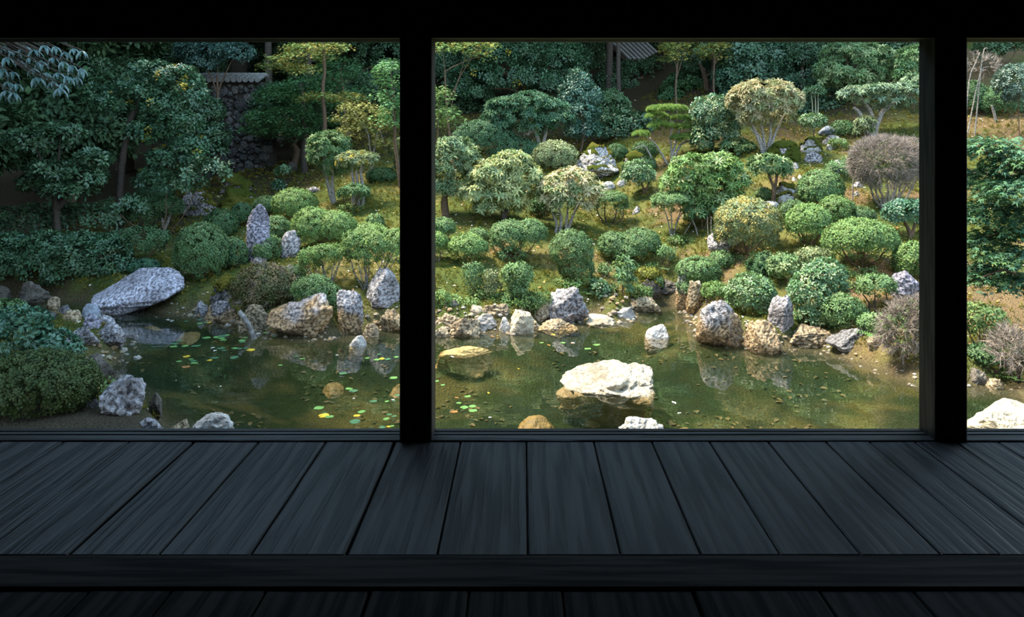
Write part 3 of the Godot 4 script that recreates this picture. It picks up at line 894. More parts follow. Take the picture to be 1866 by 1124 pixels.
func middle_garden() -> void:
	plant("clipped_shrub", "round clipped shrub against the dividing post's right side, upper of two", "shrub", "fine", AZALEA, 806, 446, [[806, 414, 22, 15]], "many", {"n": 5, "r": 0.008})
	plant("clipped_shrub", "bright clipped shrub with bare stems hard against the dividing post, lower of two", "shrub", "fine", BRIGHT, 795, 478, [[792, 441, 22, 17]], "many", {"n": 5, "r": 0.008, "bark": "pale bark"})
	plant("clipped_shrub", "clipped mushroom shrub with fine dark legs right of the dividing post", "shrub", "fine", BRIGHT, 853, 478, [[853, 451, 33, 23]], "many", {"n": 8, "r": 0.008, "low": -0.3})
	plant("clipped_shrub", "small clipped ball behind the mushroom shrub near the dividing post", "shrub", "fine", AZALEA, 872, 443, [[872, 428, 17, 11]])
	plant("clipped_shrub", "broad clipped cushion with bare stems showing at its right end", "shrub", "fine", AZALEA, 945, 470, [[928, 429, 33, 26], [965, 426, 30, 24], [915, 442, 20, 16]], "many", {"n": 7, "r": 0.01, "low": -0.3})
	plant("leafy_shrub", "scraggly leafy growth under the broad clipped cushion", "shrub", "small", GLOSS, 930, 476, [[932, 461, 24, 12]], "many", {"dens": 0.4, "r": 0.006})
	plant("clipped_shrub", "tall twiggy green ball in the middle of the bank above the dark boulder", "shrub", "fine", AZALEA * 0.85, 1042, 512, [[1042, 455, 37, 34], [1050, 488, 30, 22]], "many", {"n": 8, "dens": 0.75, "r": 0.009})
	plant("clipped_shrub", "wide double cushion with dark bare branches right of the tall twiggy ball", "shrub", "fine", AZALEA * 0.9, 1150, 478, [[1120, 448, 28, 24], [1166, 444, 36, 26], [1145, 456, 36, 20]], "many", {"n": 8, "r": 0.011, "low": -0.35})
	plant("clipped_shrub", "thin little shrub at the right end of the wide double cushion", "shrub", "small", GLOSS, 1215, 485, [[1214, 462, 15, 13]], "many", {"dens": 0.5, "r": 0.006})
	plant("young_shrub", "slender young shrub, leftmost of three on the low middle bank", "shrub", "small", GLOSS, 860, 538, [[860, 496, 17, 15], [862, 514, 13, 12]], "many", {"dens": 0.7, "n": 4, "r": 0.007})
	plant("young_shrub", "thin pale young shrub, middle of three on the low middle bank", "shrub", "small", PALE * 0.5, 898, 542, [[894, 504, 14, 13], [898, 524, 15, 13]], "many", {"dens": 0.6, "n": 4, "r": 0.007})
	plant("young_shrub", "rounded green young shrub, rightmost of three on the low middle bank", "shrub", "small", AZALEA, 943, 552, [[943, 500, 25, 20], [942, 524, 16, 15]], "many", {"n": 5, "r": 0.008})
	plant("clipped_shrub", "bright little shrub at the waterside right of the dividing post", "shrub", "small", BRIGHT, 806, 562, [[805, 546, 15, 15]], "dome", {"size": 0.8})
	plant("ground_plants", "low leafy plants spilling over the bank above the flat shore stones", "plant", "small", BRIGHT * 0.8, 950, 562, [[925, 546, 22, 10], [962, 548, 28, 11], [985, 544, 18, 12], [900, 552, 16, 8]], "dome", {"dens": 0.7})
	plant("leafy_plant", "dark fern-like plant right of the dark middle boulder", "plant", "broad", GLOSS, 1088, 546, [[1090, 526, 18, 14]], "dome", {"size": 0.6})
	plant("leafy_plant", "upright glossy plant with long pale leaves at the dark cave's left", "plant", "whorl", GLOSS, 1136, 542, [[1138, 490, 14, 18], [1136, 515, 17, 16], [1140, 474, 7, 8]], "tree", {"size": 1.1, "dens": 0.8, "r": 0.012})
	plant("clipped_shrub", "tiny round shrub on the bank above the shallow cave", "shrub", "small", AZALEA, 1102, 506, [[1103, 491, 10, 8]])
	plant("clipped_shrub", "yellowish mossy cushion on top of the shallow cave", "shrub", "fine", Color(0.16, 0.17, 0.03), 1180, 514, [[1180, 500, 20, 11]])
	plant("clipped_shrub", "small dark ball at the mouth of the shallow cave", "shrub", "fine", AZALEA, 1198, 528, [[1196, 516, 13, 11]])
	# the middle of the slope
	plant("tall_shrub", "blue-green leafy tree with a thick dark trunk right of the dividing post", "tree", "whorl", Color(0.15, 0.23, 0.12), 812, 398, [[830, 272, 36, 20], [812, 298, 38, 26], [842, 318, 28, 26], [810, 338, 26, 18], [850, 292, 24, 20]], "tree", {"r": 0.07, "trunks": [[[812, 398], [810, 370], [815, 340], [820, 300]]], "fleck": PALE, "flecks": 0.3})
	plant("pale_shrub", "wide pale green tree of layered leaf whorls on one short trunk", "tree", "whorl", PALE, 920, 408, [[930, 296, 36, 18], [895, 315, 36, 22], [945, 318, 36, 24], [872, 348, 32, 20], [920, 348, 38, 26], [962, 346, 28, 22], [892, 372, 26, 15], [940, 372, 22, 14]], "tree", {"r": 0.05, "trunks": [[[920, 408], [917, 390], [913, 365], [905, 340]], [[917, 385], [926, 360], [940, 330]]], "fleck": Color(0.48, 0.5, 0.22), "flecks": 0.3, "bark": "dark bark"})
	plant("cream_tree", "round cream-leaved tree on several grey trunks in the middle of the slope", "tree", "whorl", CREAM * 0.8, 1030, 424, [[1042, 330, 40, 22], [1018, 348, 36, 24], [1062, 350, 36, 22], [1040, 366, 38, 20]], "tree", {"fleck": Color(0.2, 0.27, 0.12), "flecks": 0.35, "r": 0.03, "bark": "pale bark", "trunks": [[[1020, 424], [1022, 400], [1018, 380], [1008, 360]], [[1030, 424], [1033, 398], [1036, 370]], [[1032, 422], [1042, 400], [1050, 380], [1064, 360]], [[1012, 426], [1014, 405], [1006, 388]]]})
	plant("leafy_shrub", "dark leafy shrub in the gap between the pale tree and the cream tree", "shrub", "whorl", GLOSS, 990, 392, [[985, 372, 22, 16]], "many", {"size": 0.8})
	plant("umbrella_shrub", "open umbrella shrub with curved black stems on the golden moss", "shrub", "fine", AZALEA, 1108, 408, [[1112, 362, 30, 12], [1094, 368, 16, 10], [1132, 376, 12, 16], [1088, 376, 9, 8]], "many", {"low": -0.1, "bark": "dark bark", "r": 0.014, "trunks": [[[1104, 408], [1092, 393], [1086, 375]], [[1106, 408], [1102, 390], [1103, 370]], [[1112, 408], [1122, 395], [1122, 375]], [[1115, 408], [1134, 398], [1136, 380]]]})
	plant("small_tree", "neat little round glossy tree on one thin trunk on the golden moss", "tree", "broad", GLOSS, 1174, 354, [[1163, 318, 26, 19], [1158, 308, 20, 14]], "tree", {"size": 0.55, "dens": 1.1, "r": 0.025, "fleck": LIME, "flecks": 0.15, "trunks": [[[1175, 354], [1172, 342], [1166, 328]], [[1173, 345], [1182, 334], [1180, 325]]]})
	plant("clipped_shrub", "mottled round clipped shrub left of the great moss-topped rock", "shrub", "small", PALE * 0.55, 1012, 314, [[1012, 286, 38, 27]], "dome", {"fleck": PALE, "flecks": 0.25})
	plant("clipped_shrub", "dark round shrub right behind the great moss-topped rock", "shrub", "fine", DEEP, 1122, 296, [[1124, 280, 19, 16]])
	plant("clipped_shrub", "dark shrub under the pine's bare low branch", "shrub", "small", DEEP, 1172, 290, [[1174, 274, 20, 14]])
	plant("clipped_shrub", "half-hidden dull ball right of the little round glossy tree", "shrub", "fine", DEEP, 1184, 312, [[1180, 300, 15, 13]])
	plant("clipped_shrub", "tiny clipped ball on the moss between the curved-stem shrub and the tall stakes", "shrub", "fine", BRIGHT * 0.8, 1258, 402, [[1256, 396, 10, 6]])
	# right of the middle
	plant("clipped_shrub", "flat-topped mushroom shrub on white stems at the golden moss's right", "shrub", "fine", AZALEA, 1228, 430, [[1226, 366, 36, 16], [1212, 374, 22, 13], [1246, 376, 18, 13]], "many", {"low": -0.1, "r": 0.012, "bark": "pale bark", "trunks": [[[1222, 430], [1218, 405], [1210, 380]], [[1224, 430], [1224, 405], [1222, 380]], [[1228, 430], [1233, 405], [1240, 385], [1238, 372]], [[1226, 430], [1236, 400], [1250, 380]]]})
	plant("pale_shrub", "broad airy yellow-green shrub below the pine tree", "shrub", "whorl", LIME, 1290, 402, [[1262, 306, 38, 22], [1310, 304, 34, 22], [1240, 334, 34, 24], [1290, 336, 42, 26], [1335, 326, 26, 24], [1262, 360, 34, 18], [1305, 366, 36, 18], [1325, 350, 26, 18]], "tree", {"n": 6, "fleck": PALE, "flecks": 0.15, "r": 0.04, "loose": 0.08})
	plant("leafy_shrub", "loose green shrub hanging under the airy yellow-green one", "shrub", "whorl", GLOSS, 1278, 420, [[1265, 388, 20, 14], [1292, 384, 18, 12]], "many", {"size": 0.8, "n": 4})
	plant("small_tree", "small flat-topped tree with lanky leaves on one slim dark trunk", "tree", "whorl", GLOSS, 1409, 368, [[1402, 298, 32, 13], [1390, 308, 22, 12], [1422, 306, 18, 12]], "tree", {"fleck": PALE, "flecks": 0.2, "r": 0.03, "trunks": [[[1409, 368], [1410, 345], [1404, 325], [1396, 306]], [[1408, 335], [1416, 320], [1424, 308]]]})
	plant("speckled_shrub", "large ball of speckled cream-and-green leaves at the centre right", "shrub", "small", PALE * 0.62, 1360, 462, [[1362, 402, 54, 38], [1340, 424, 34, 26], [1378, 428, 36, 24]], "many", {"fleck": Color(0.42, 0.34, 0.1), "flecks": 0.22, "dens": 0.9, "r": 0.014, "n": 8})
	plant("clipped_shrub", "big round clipped ball beside the rocky path on the right slope", "shrub", "fine", AZALEA, 1496, 380, [[1496, 345, 38, 33]])
	plant("clipped_shrub", "bright clipped mushroom on a fan of short stems in the right group", "shrub", "fine", BRIGHT, 1474, 448, [[1473, 406, 37, 32]], "many", {"n": 9, "r": 0.01, "low": -0.4})
	plant("clipped_shrub", "green ball behind the bright mushroom and the widest dome", "shrub", "fine", BRIGHT * 0.85, 1524, 408, [[1524, 383, 30, 24]])
	plant("clipped_shrub", "low dark ball at the widest dome's upper right", "shrub", "fine", AZALEA * 0.8, 1566, 410, [[1566, 394, 26, 16]])
	plant("clipped_shrub", "dim low mound left behind the bright mushroom", "shrub", "fine", AZALEA * 0.75, 1446, 400, [[1446, 384, 24, 17]])
	plant("clipped_shrub", "tiny ball at the foot of the slim flat-topped tree", "shrub", "fine", AZALEA * 0.8, 1392, 366, [[1392, 354, 14, 11]])
	plant("clipped_shrub", "widest bright dome of the right group, with legs showing beneath", "shrub", "fine", BRIGHT, 1566, 486, [[1545, 440, 42, 34], [1590, 440, 42, 34], [1566, 434, 50, 34]], "many", {"n": 10, "r": 0.014, "low": -0.3})
	plant("clipped_shrub", "clipped ball cut by the right post, above the purplish rock", "shrub", "fine", BRIGHT * 0.9, 1664, 512, [[1664, 476, 33, 33]])
	plant("small_tree", "glossy small round tree cut by the right post", "tree", "broad", TEAL, 1656, 434, [[1645, 388, 30, 20], [1668, 384, 22, 18]], "tree", {"size": 0.6, "r": 0.035, "trunks": [[[1657, 434], [1656, 418], [1645, 402]], [[1656, 420], [1668, 405]]]})
	plant("twig_ball", "large grey-brown ball of bare twigs on pale forked stems by the right post", "shrub", "twig", Color(1, 1, 1), 1618, 384, [[1610, 296, 52, 40], [1650, 300, 36, 40], [1612, 318, 40, 22]], "many", {"r": 0.02, "n": 12, "bark": "pale bark", "low": -0.6, "under": ["small", Color(0.07, 0.09, 0.035), 0.22], "called": "twigs"})
	plant("leafy_shrub", "leafy shrub spilling beside the rocks left of the bare twig ball", "shrub", "small", GLOSS, 1535, 328, [[1530, 312, 24, 18], [1548, 300, 14, 14]], "dome", {"dens": 0.7})
	# the right bank at the water
	plant("clipped_shrub", "clipped shrub piled over the narrow upright rock, upper left of its cluster", "shrub", "fine", AZALEA, 1276, 542, [[1272, 492, 36, 22], [1282, 500, 30, 24], [1262, 522, 26, 18]])
	plant("clipped_shrub", "small bright ball behind the cluster on the narrow upright rock", "shrub", "fine", AZALEA, 1315, 492, [[1315, 474, 20, 15]])
	plant("clipped_shrub", "low yellow-green cushion on the big pointed shore rock's shoulder", "shrub", "fine", BRIGHT, 1303, 548, [[1303, 530, 22, 15]])
	plant("leafy_shrub", "leafy round shrub between the two big right shore rocks", "shrub", "broad", Color(0.12, 0.21, 0.08), 1368, 574, [[1368, 534, 42, 32]], "dome", {"size": 0.5, "dens": 1.1})
	plant("leafy_plant", "dark narrow-leaved plant below the speckled ball", "plant", "whorl", DEEP, 1392, 506, [[1390, 482, 24, 18]], "dome", {"size": 0.8})
	plant("clipped_shrub", "variegated small ball left of the tallest leafy shrub", "shrub", "small", AZALEA, 1430, 518, [[1428, 486, 27, 21]], "many", {"fleck": PALE, "flecks": 0.25, "n": 4, "r": 0.007})
	plant("speckled_shrub", "small flat speckled shrub behind the tallest leafy shrub", "shrub", "small", PALE * 0.6, 1485, 486, [[1484, 468, 31, 15]], "dome", {"fleck": PALE, "flecks": 0.25})
	plant("leafy_shrub", "tallest leafy shrub on the right shore, speckled glossy green", "shrub", "broad", Color(0.10, 0.2, 0.085), 1488, 606, [[1502, 500, 36, 26], [1482, 532, 40, 36], [1484, 566, 34, 30], [1520, 520, 22, 20]], "dome", {"size": 0.5, "fleck": PALE, "flecks": 0.15})
	plant("clipped_shrub", "rounded green shrub above the dark undercut shore rock", "shrub", "small", AZALEA, 1540, 602, [[1536, 568, 33, 30], [1556, 572, 20, 20]], "dome", {"size": 0.8})
	plant("small_tree", "dwarf tree with a flat clipped cap on three crooked dark stems", "tree", "fine", AZALEA, 1596, 570, [[1596, 520, 32, 18], [1582, 528, 20, 13], [1612, 528, 18, 14]], "many", {"low": -0.15, "bark": "dark bark", "r": 0.012, "trunks": [[[1586, 570], [1583, 552], [1572, 536]], [[1594, 570], [1594, 548], [1594, 530]], [[1606, 570], [1616, 552], [1614, 530]]]})
	plant("clipped_shrub", "small low shrub under the three-stemmed dwarf tree", "shrub", "small", AZALEA, 1592, 612, [[1592, 590, 24, 15]], "dome", {"size": 0.8})
	plant("twiggy_shrub", "sparse grey twiggy shrub at the muddy bank by the right post", "shrub", "twig", Color(1, 1, 1), 1650, 652, [[1645, 605, 34, 44], [1670, 590, 28, 40]], "many", {"n": 9, "r": 0.008, "under": ["small", Color(0.10, 0.16, 0.05), 0.3], "called": "twigs"})

func upper_garden() -> void:
	plant("vase_tree", "vase-shaped cream tree with pale trunks spreading upward", "tree", "whorl", CREAM * 0.62, 1394, 283, [[1392, 168, 50, 20], [1362, 184, 34, 24], [1420, 184, 36, 24], [1392, 190, 48, 26], [1440, 178, 20, 16], [1370, 208, 26, 16], [1416, 210, 26, 14]], "tree",
		{"fleck": Color(0.24, 0.28, 0.13), "flecks": 0.3, "r": 0.034, "bark": "pale bark", "trunks": [[[1392, 284], [1388, 262], [1376, 238], [1362, 212], [1356, 190]], [[1394, 284], [1392, 258], [1388, 230], [1384, 195]], [[1396, 284], [1401, 262], [1405, 235], [1403, 200]], [[1398, 284], [1408, 255], [1420, 228], [1432, 205]], [[1390, 272], [1380, 250], [1368, 236]]]})
	plant("camellia", "glossy variegated camellia bush between the pine and the vase-shaped tree", "shrub", "broad", CAMELLIA * 1.1, 1300, 285, [[1298, 206, 36, 28], [1290, 240, 26, 24], [1322, 238, 24, 22], [1278, 258, 16, 14]], "tree", {"fleck": PALE, "flecks": 0.28, "size": 0.75})
	plant("leafy_shrub", "leafy shrub at the camellia's foot left of the vase-shaped tree", "shrub", "whorl", GLOSS, 1340, 286, [[1345, 268, 28, 14], [1362, 276, 16, 10]], "dome", {"fleck": PALE, "flecks": 0.2})
	plant("pine", "clipped pine with flat needle pads and a bare branch reaching left", "tree", "pine", Color(0.16, 0.26, 0.06), 1220, 298, [[1216, 200, 34, 7], [1196, 213, 18, 6], [1244, 216, 22, 6], [1206, 230, 22, 6], [1246, 233, 18, 6], [1258, 252, 34, 7], [1286, 246, 14, 6], [1168, 246, 14, 6]], "tree",
		{"r": 0.026, "size": 0.7, "dens": 1.0, "lumps": 0.35, "gaps": -0.2, "bark": "pale bark", "low": -0.2, "deep": 0.8, "taper": 0.4, "trunks": [[[1222, 298], [1224, 276], [1221, 250], [1226, 230], [1216, 206]], [[1217, 290], [1202, 274], [1188, 256], [1174, 248]], [[1224, 274], [1240, 264], [1262, 256], [1282, 252]], [[1222, 240], [1238, 236], [1250, 226]], [[1196, 271], [1176, 268], [1158, 270]]]})
	plant("big_tree", "rounded yellow-green tree at the upper right above the forked pale trunks", "tree", "whorl", Color(0.15, 0.25, 0.11), 1560, 230, [[1540, 100, 40, 20], [1580, 106, 44, 24], [1530, 128, 40, 26], [1570, 138, 42, 24], [1610, 122, 26, 20], [1515, 146, 22, 16]], "tree", {"d": 16.5, "fleck": PALE, "flecks": 0.25, "r": 0.07, "size": 1.0})
	plant("layered_tree", "layered grey-green tree on forked pale trunks left of the right post", "tree", "whorl", Color(0.17, 0.25, 0.15), 1586, 250, [[1600, 165, 32, 10], [1560, 172, 30, 12], [1645, 168, 32, 14], [1590, 184, 26, 11], [1630, 186, 30, 10], [1664, 150, 16, 14]], "tree",
		{"r": 0.055, "bark": "pale bark", "low": -0.2, "trunks": [[[1590, 250], [1590, 225], [1584, 200], [1570, 180]], [[1592, 232], [1602, 215], [1618, 195], [1634, 186]], [[1586, 212], [1566, 206], [1556, 196]]]})
	plant("leafy_shrub", "pale green tuft at the forked trunks' left foot", "shrub", "whorl", PALE * 0.6, 1580, 252, [[1576, 224, 16, 11, -0.45], [1573, 239, 14, 7, -0.45]], "many", {"size": 0.8})
	plant("small_tree", "small umbrella-shaped shrub on a thin stem right of the vase-shaped tree", "tree", "broad", GLOSS, 1480, 260, [[1481, 222, 22, 12]], "tree", {"size": 0.55, "r": 0.02})
	plant("sapling", "leaf tuft topping three thin bare canes in the dim upper right", "sapling", "broad", GLOSS, 1485, 214, [[1484, 166, 18, 7]], "many", {"size": 0.6, "r": 0.012, "bark": "bamboo", "trunks": [[[1481, 210], [1480, 190], [1478, 168]], [[1485, 212], [1486, 190], [1485, 168]], [[1489, 210], [1491, 190], [1490, 168]]]})
	plant("clipped_shrub", "dark low shrub on the dim slope below the layered tree", "shrub", "small", DEEP, 1535, 250, [[1540, 236, 26, 14]], "dome")
	plant("clipped_shrub", "yellowish low bush beside the bluish stone at the upper right", "shrub", "small", LIME * 0.6, 1516, 276, [[1528, 262, 16, 10]], "dome", {"dens": 0.6})
	plant("dark_shrub", "dense dark dome of small leaves at the woods' edge above the blue-green tree", "shrub", "small", CAMELLIA, 880, 292, [[880, 250, 52, 30], [930, 272, 44, 24], [965, 282, 34, 22]], "dome", {"deep": 0.5})
	plant("cloud_tree", "cloud-pruned tree with a bare curling branch at the woods' edge", "tree", "whorl", Color(0.075, 0.165, 0.09), 985, 290, [[925, 192, 34, 14], [965, 186, 36, 16], [1000, 196, 32, 14], [905, 212, 26, 12], [950, 212, 40, 16], [1010, 216, 34, 14], [915, 228, 24, 10], [975, 232, 30, 12]], "tree", {"r": 0.05, "bark": "pale bark", "low": -0.25, "trunks": [[[985, 290], [990, 260], [996, 235], [990, 205]], [[992, 250], [975, 240], [962, 245], [952, 240]]]})
	plant("camellia", "narrow upright camellia with spaced glossy leaves above the mossy rock", "tree", "broad", Color(0.06, 0.14, 0.09), 1058, 275, [[1056, 150, 20, 24], [1046, 172, 26, 22], [1068, 176, 26, 22], [1056, 205, 34, 22], [1062, 235, 30, 18]], "tree", {"r": 0.03, "dens": 0.7, "size": 0.85, "trunks": [[[1057, 275], [1064, 245], [1060, 210], [1057, 165]]]})
	plant("leafy_tree", "mid-green leafy tree right of the narrow camellia", "tree", "broad", Color(0.09, 0.17, 0.07), 1115, 270, [[1110, 180, 26, 14], [1125, 196, 24, 16], [1100, 200, 24, 16]], "tree", {"size": 0.9, "d": 18.5})
	plant("big_camellia", "tall dark camellia filling the top of the middle view", "tree", "forest", CAMELLIA, 960, 262, [[900, 100, 50, 26], [960, 96, 52, 28], [1020, 106, 48, 28], [880, 140, 50, 26], [940, 142, 54, 28], [1000, 150, 44, 24], [860, 168, 34, 20], [1040, 130, 26, 22]], "tree", {"d": 20.0, "r": 0.09, "fleck": YELLOW, "flecks": 0.012, "size": 0.62})
	plant("dark_tree", "dark evergreen in the gloom behind the narrow camellia and the pine", "tree", "forest", WOODS, 1170, 240, [[1150, 150, 46, 34], [1190, 150, 40, 40], [1120, 150, 36, 30], [1160, 190, 44, 26]], "tree", {"d": 22.0, "r": 0.1, "size": 0.6})
	plant("leafy_tree", "rounded green tree with leaf rosettes above the pine", "tree", "whorl", Color(0.07, 0.15, 0.06), 1250, 260, [[1250, 150, 34, 18], [1236, 172, 34, 20], [1268, 172, 30, 20], [1250, 194, 34, 14]], "tree", {"d": 19.5, "size": 1.3})
	plant("leafy_tree", "dark teal tree in two tiers behind the vase-shaped tree", "tree", "broad", Color(0.06, 0.13, 0.07), 1380, 250, [[1390, 108, 44, 24], [1350, 128, 34, 20], [1430, 130, 36, 24], [1372, 152, 44, 22], [1330, 166, 28, 18], [1420, 160, 40, 20], [1300, 178, 26, 14]], "tree", {"d": 20.5, "r": 0.08, "size": 1.2, "fleck": YELLOW, "flecks": 0.01})
	plant("dark_tree", "dim evergreen between the two-tier tree and the rounded upper-right tree", "tree", "forest", WOODS, 1465, 240, [[1460, 120, 34, 30], [1480, 150, 30, 24], [1440, 185, 28, 20]], "tree", {"d": 23.0, "r": 0.1, "size": 0.6})
	for m in [["yellow-green maple spray hanging at the top, left of two at the middle right", 1234, [[1236, 86, 26, 10], [1226, 104, 20, 12], [1246, 96, 14, 9]]], ["golden maple spray hanging at the top, right of two at the middle right", 1305, [[1302, 86, 26, 9], [1296, 98, 22, 9], [1322, 102, 15, 12], [1316, 88, 16, 10]]]]:
		plant("maple", m[0], "tree", "maple", GOLD, m[1], 200, m[2], "tree", {"d": 18.0, "dens": 1.3, "r": 0.03, "fleck": LIME, "flecks": 0.4, "low": -0.4, "bark": "brown bark"})
	plant("maple", "bright yellow-green maple tips at the top just right of the dividing post", "tree", "maple", GOLD * 0.8, 830, 250, [[806, 86, 24, 12], [872, 84, 30, 9], [850, 92, 18, 8], [876, 102, 14, 9]], "tree", {"d": 15.5, "dens": 1.2, "fleck": LIME, "flecks": 0.5, "r": 0.025})
	plant("maple", "green maple sprays drooping beside the dividing post's right edge", "tree", "maple", LIME * 0.75, 790, 300, [[800, 180, 18, 20], [806, 205, 26, 14], [818, 218, 22, 10], [798, 226, 14, 12]], "tree", {"d": 14.0, "dens": 1.2, "r": 0.02})

func left_woods() -> void:
	plant("maple", "tall layered maple with a dark lichened trunk on the left slope", "tree", "maple", MAPLE, 553, 316, [[520, 178, 46, 20], [560, 160, 44, 20], [480, 216, 34, 16], [530, 212, 46, 18], [470, 236, 26, 12], [575, 190, 40, 16], [540, 240, 36, 14], [510, 232, 30, 12], [590, 222, 26, 12]], "tree",
		{"r": 0.09, "dens": 1.6, "bark": "dark bark", "trunks": [[[554, 316], [553, 285], [556, 250], [552, 205], [548, 150]]], "taper": 0.6})
	plant("maple", "yellowing maple with a slim brown trunk behind the lichened one", "tree", "maple", GOLD * 0.75, 592, 258, [[560, 90, 36, 8], [600, 88, 34, 9], [530, 108, 34, 9], [565, 104, 36, 9], [505, 122, 26, 8], [590, 178, 38, 7], [630, 178, 30, 8], [555, 128, 26, 8]], "tree", {"r": 0.05, "d": 16.5, "dens": 1.2, "fleck": LIME, "flecks": 0.4, "trunks": [[[592, 262], [591, 220], [588, 170], [592, 120], [586, 70]]], "taper": 0.6})
	plant("maple", "dark green maple filling the shade right of the slim brown trunk", "tree", "maple", MAPLE, 640, 265, [[620, 120, 34, 16], [640, 145, 36, 18], [610, 150, 30, 16], [590, 140, 26, 14], [650, 170, 26, 12]], "tree", {"d": 18.0, "r": 0.05})
	plant("maple", "sparse olive maple in thin tiers left of the dividing post", "tree", "maple", Color(0.20, 0.22, 0.07), 680, 300, [[650, 196, 30, 8], [672, 205, 30, 8], [640, 218, 28, 8], [668, 232, 34, 9], [650, 240, 30, 8], [690, 224, 24, 8], [700, 262, 26, 8]], "tree", {"d": 15.0, "r": 0.02, "bark": "pale bark", "trunks": [[[678, 300], [672, 250], [660, 225], [644, 205]], [[672, 250], [688, 240], [700, 262]]]})
	plant("maple", "bright green maple massed against the dividing post's left edge", "tree", "maple", MAPLE * 1.15, 730, 310, [[712, 126, 28, 14], [722, 150, 26, 18], [706, 178, 26, 14], [722, 196, 26, 18], [710, 222, 26, 16], [700, 150, 18, 10]], "tree", {"d": 14.5, "r": 0.04, "dens": 1.2})
	plant("broadleaf_tree", "broad-leaved tree in hanging tiers over a grey mottled trunk at the left", "tree", "broad", Color(0.06, 0.14, 0.07), 217, 358, [[275, 128, 34, 16], [320, 140, 38, 18], [255, 165, 36, 20], [345, 168, 30, 18], [300, 190, 36, 18], [210, 190, 36, 18], [330, 220, 34, 16], [270, 240, 34, 18], [300, 288, 28, 16], [345, 262, 28, 14], [285, 320, 26, 14], [356, 290, 24, 16], [180, 172, 28, 14], [265, 330, 18, 10]], "tree",
		{"r": 0.075, "bark": "dark bark", "size": 0.85, "dens": 0.9, "fleck": YELLOW, "flecks": 0.02, "trunks": [[[217, 358], [221, 320], [226, 280], [236, 220], [262, 170]]], "taper": 0.6, "d": 14.0})
	plant("broadleaf_tree", "dim spreading tree in the deep shade at the far left", "tree", "broad", WOODS, 110, 385, [[100, 312, 40, 16], [150, 322, 36, 16], [70, 335, 30, 14], [125, 345, 40, 14], [60, 255, 40, 18], [110, 245, 36, 16], [170, 290, 24, 12]], "tree", {"d": 13.0, "r": 0.07, "bark": "dark bark"})
	plant("camellia", "bluish glossy evergreen in front of the stone wall's tiles", "tree", "broad", Color(0.07, 0.15, 0.12), 400, 260, [[395, 92, 38, 16], [430, 96, 30, 14], [370, 110, 26, 14], [350, 92, 28, 14]], "tree", {"d": 18.5, "r": 0.05})
	plant("dark_tree", "dark shrubby evergreen growing in front of the stone wall's left end", "tree", "broad", WOODS, 370, 280, [[372, 200, 32, 22], [350, 235, 30, 22], [390, 245, 26, 20], [376, 270, 30, 16]], "tree", {"d": 17.0})
	plant("dark_tree", "shadowed evergreen at the top left behind the overhanging leaves", "tree", "forest", WOODS, 130, 290, [[100, 110, 60, 34], [170, 130, 50, 36], [60, 190, 60, 40], [150, 200, 56, 36], [20, 140, 50, 40]], "tree", {"d": 17.0, "r": 0.12, "size": 0.6})
	plant("dark_tree", "shadowed evergreen behind the broad-leaved tiers at the left", "tree", "forest", WOODS, 300, 270, [[240, 110, 44, 30], [310, 110, 44, 26], [290, 180, 56, 40], [220, 230, 50, 40], [340, 240, 50, 36]], "tree", {"d": 19.5, "r": 0.12, "size": 0.6})
	plant("dark_tree", "shadowed evergreen behind the maples left of the dividing post", "tree", "forest", WOODS, 640, 240, [[560, 110, 56, 36], [630, 100, 50, 36], [700, 110, 50, 40], [660, 160, 60, 40], [590, 180, 56, 40], [720, 180, 44, 44]], "tree", {"d": 21.0, "r": 0.12, "size": 0.6, "fleck": Color(0.07, 0.14, 0.08), "flecks": 0.2})
	plant("dark_tree", "dark evergreen filling the gap behind the dividing post", "tree", "forest", WOODS, 800, 240, [[780, 120, 50, 40], [830, 140, 50, 36], [820, 200, 60, 40], [880, 215, 50, 34]], "tree", {"d": 21.0, "r": 0.12, "size": 0.6})
	plant("undergrowth", "dark undergrowth at the woods' foot behind the two-pad tree", "undergrowth", "broad", WOODS, 300, 352, [[60, 400, 70, 24], [160, 396, 60, 20], [230, 376, 40, 16], [330, 330, 40, 22], [380, 310, 34, 18]], "many", {"d": 13.5, "dens": 0.6, "deep": 0.5})

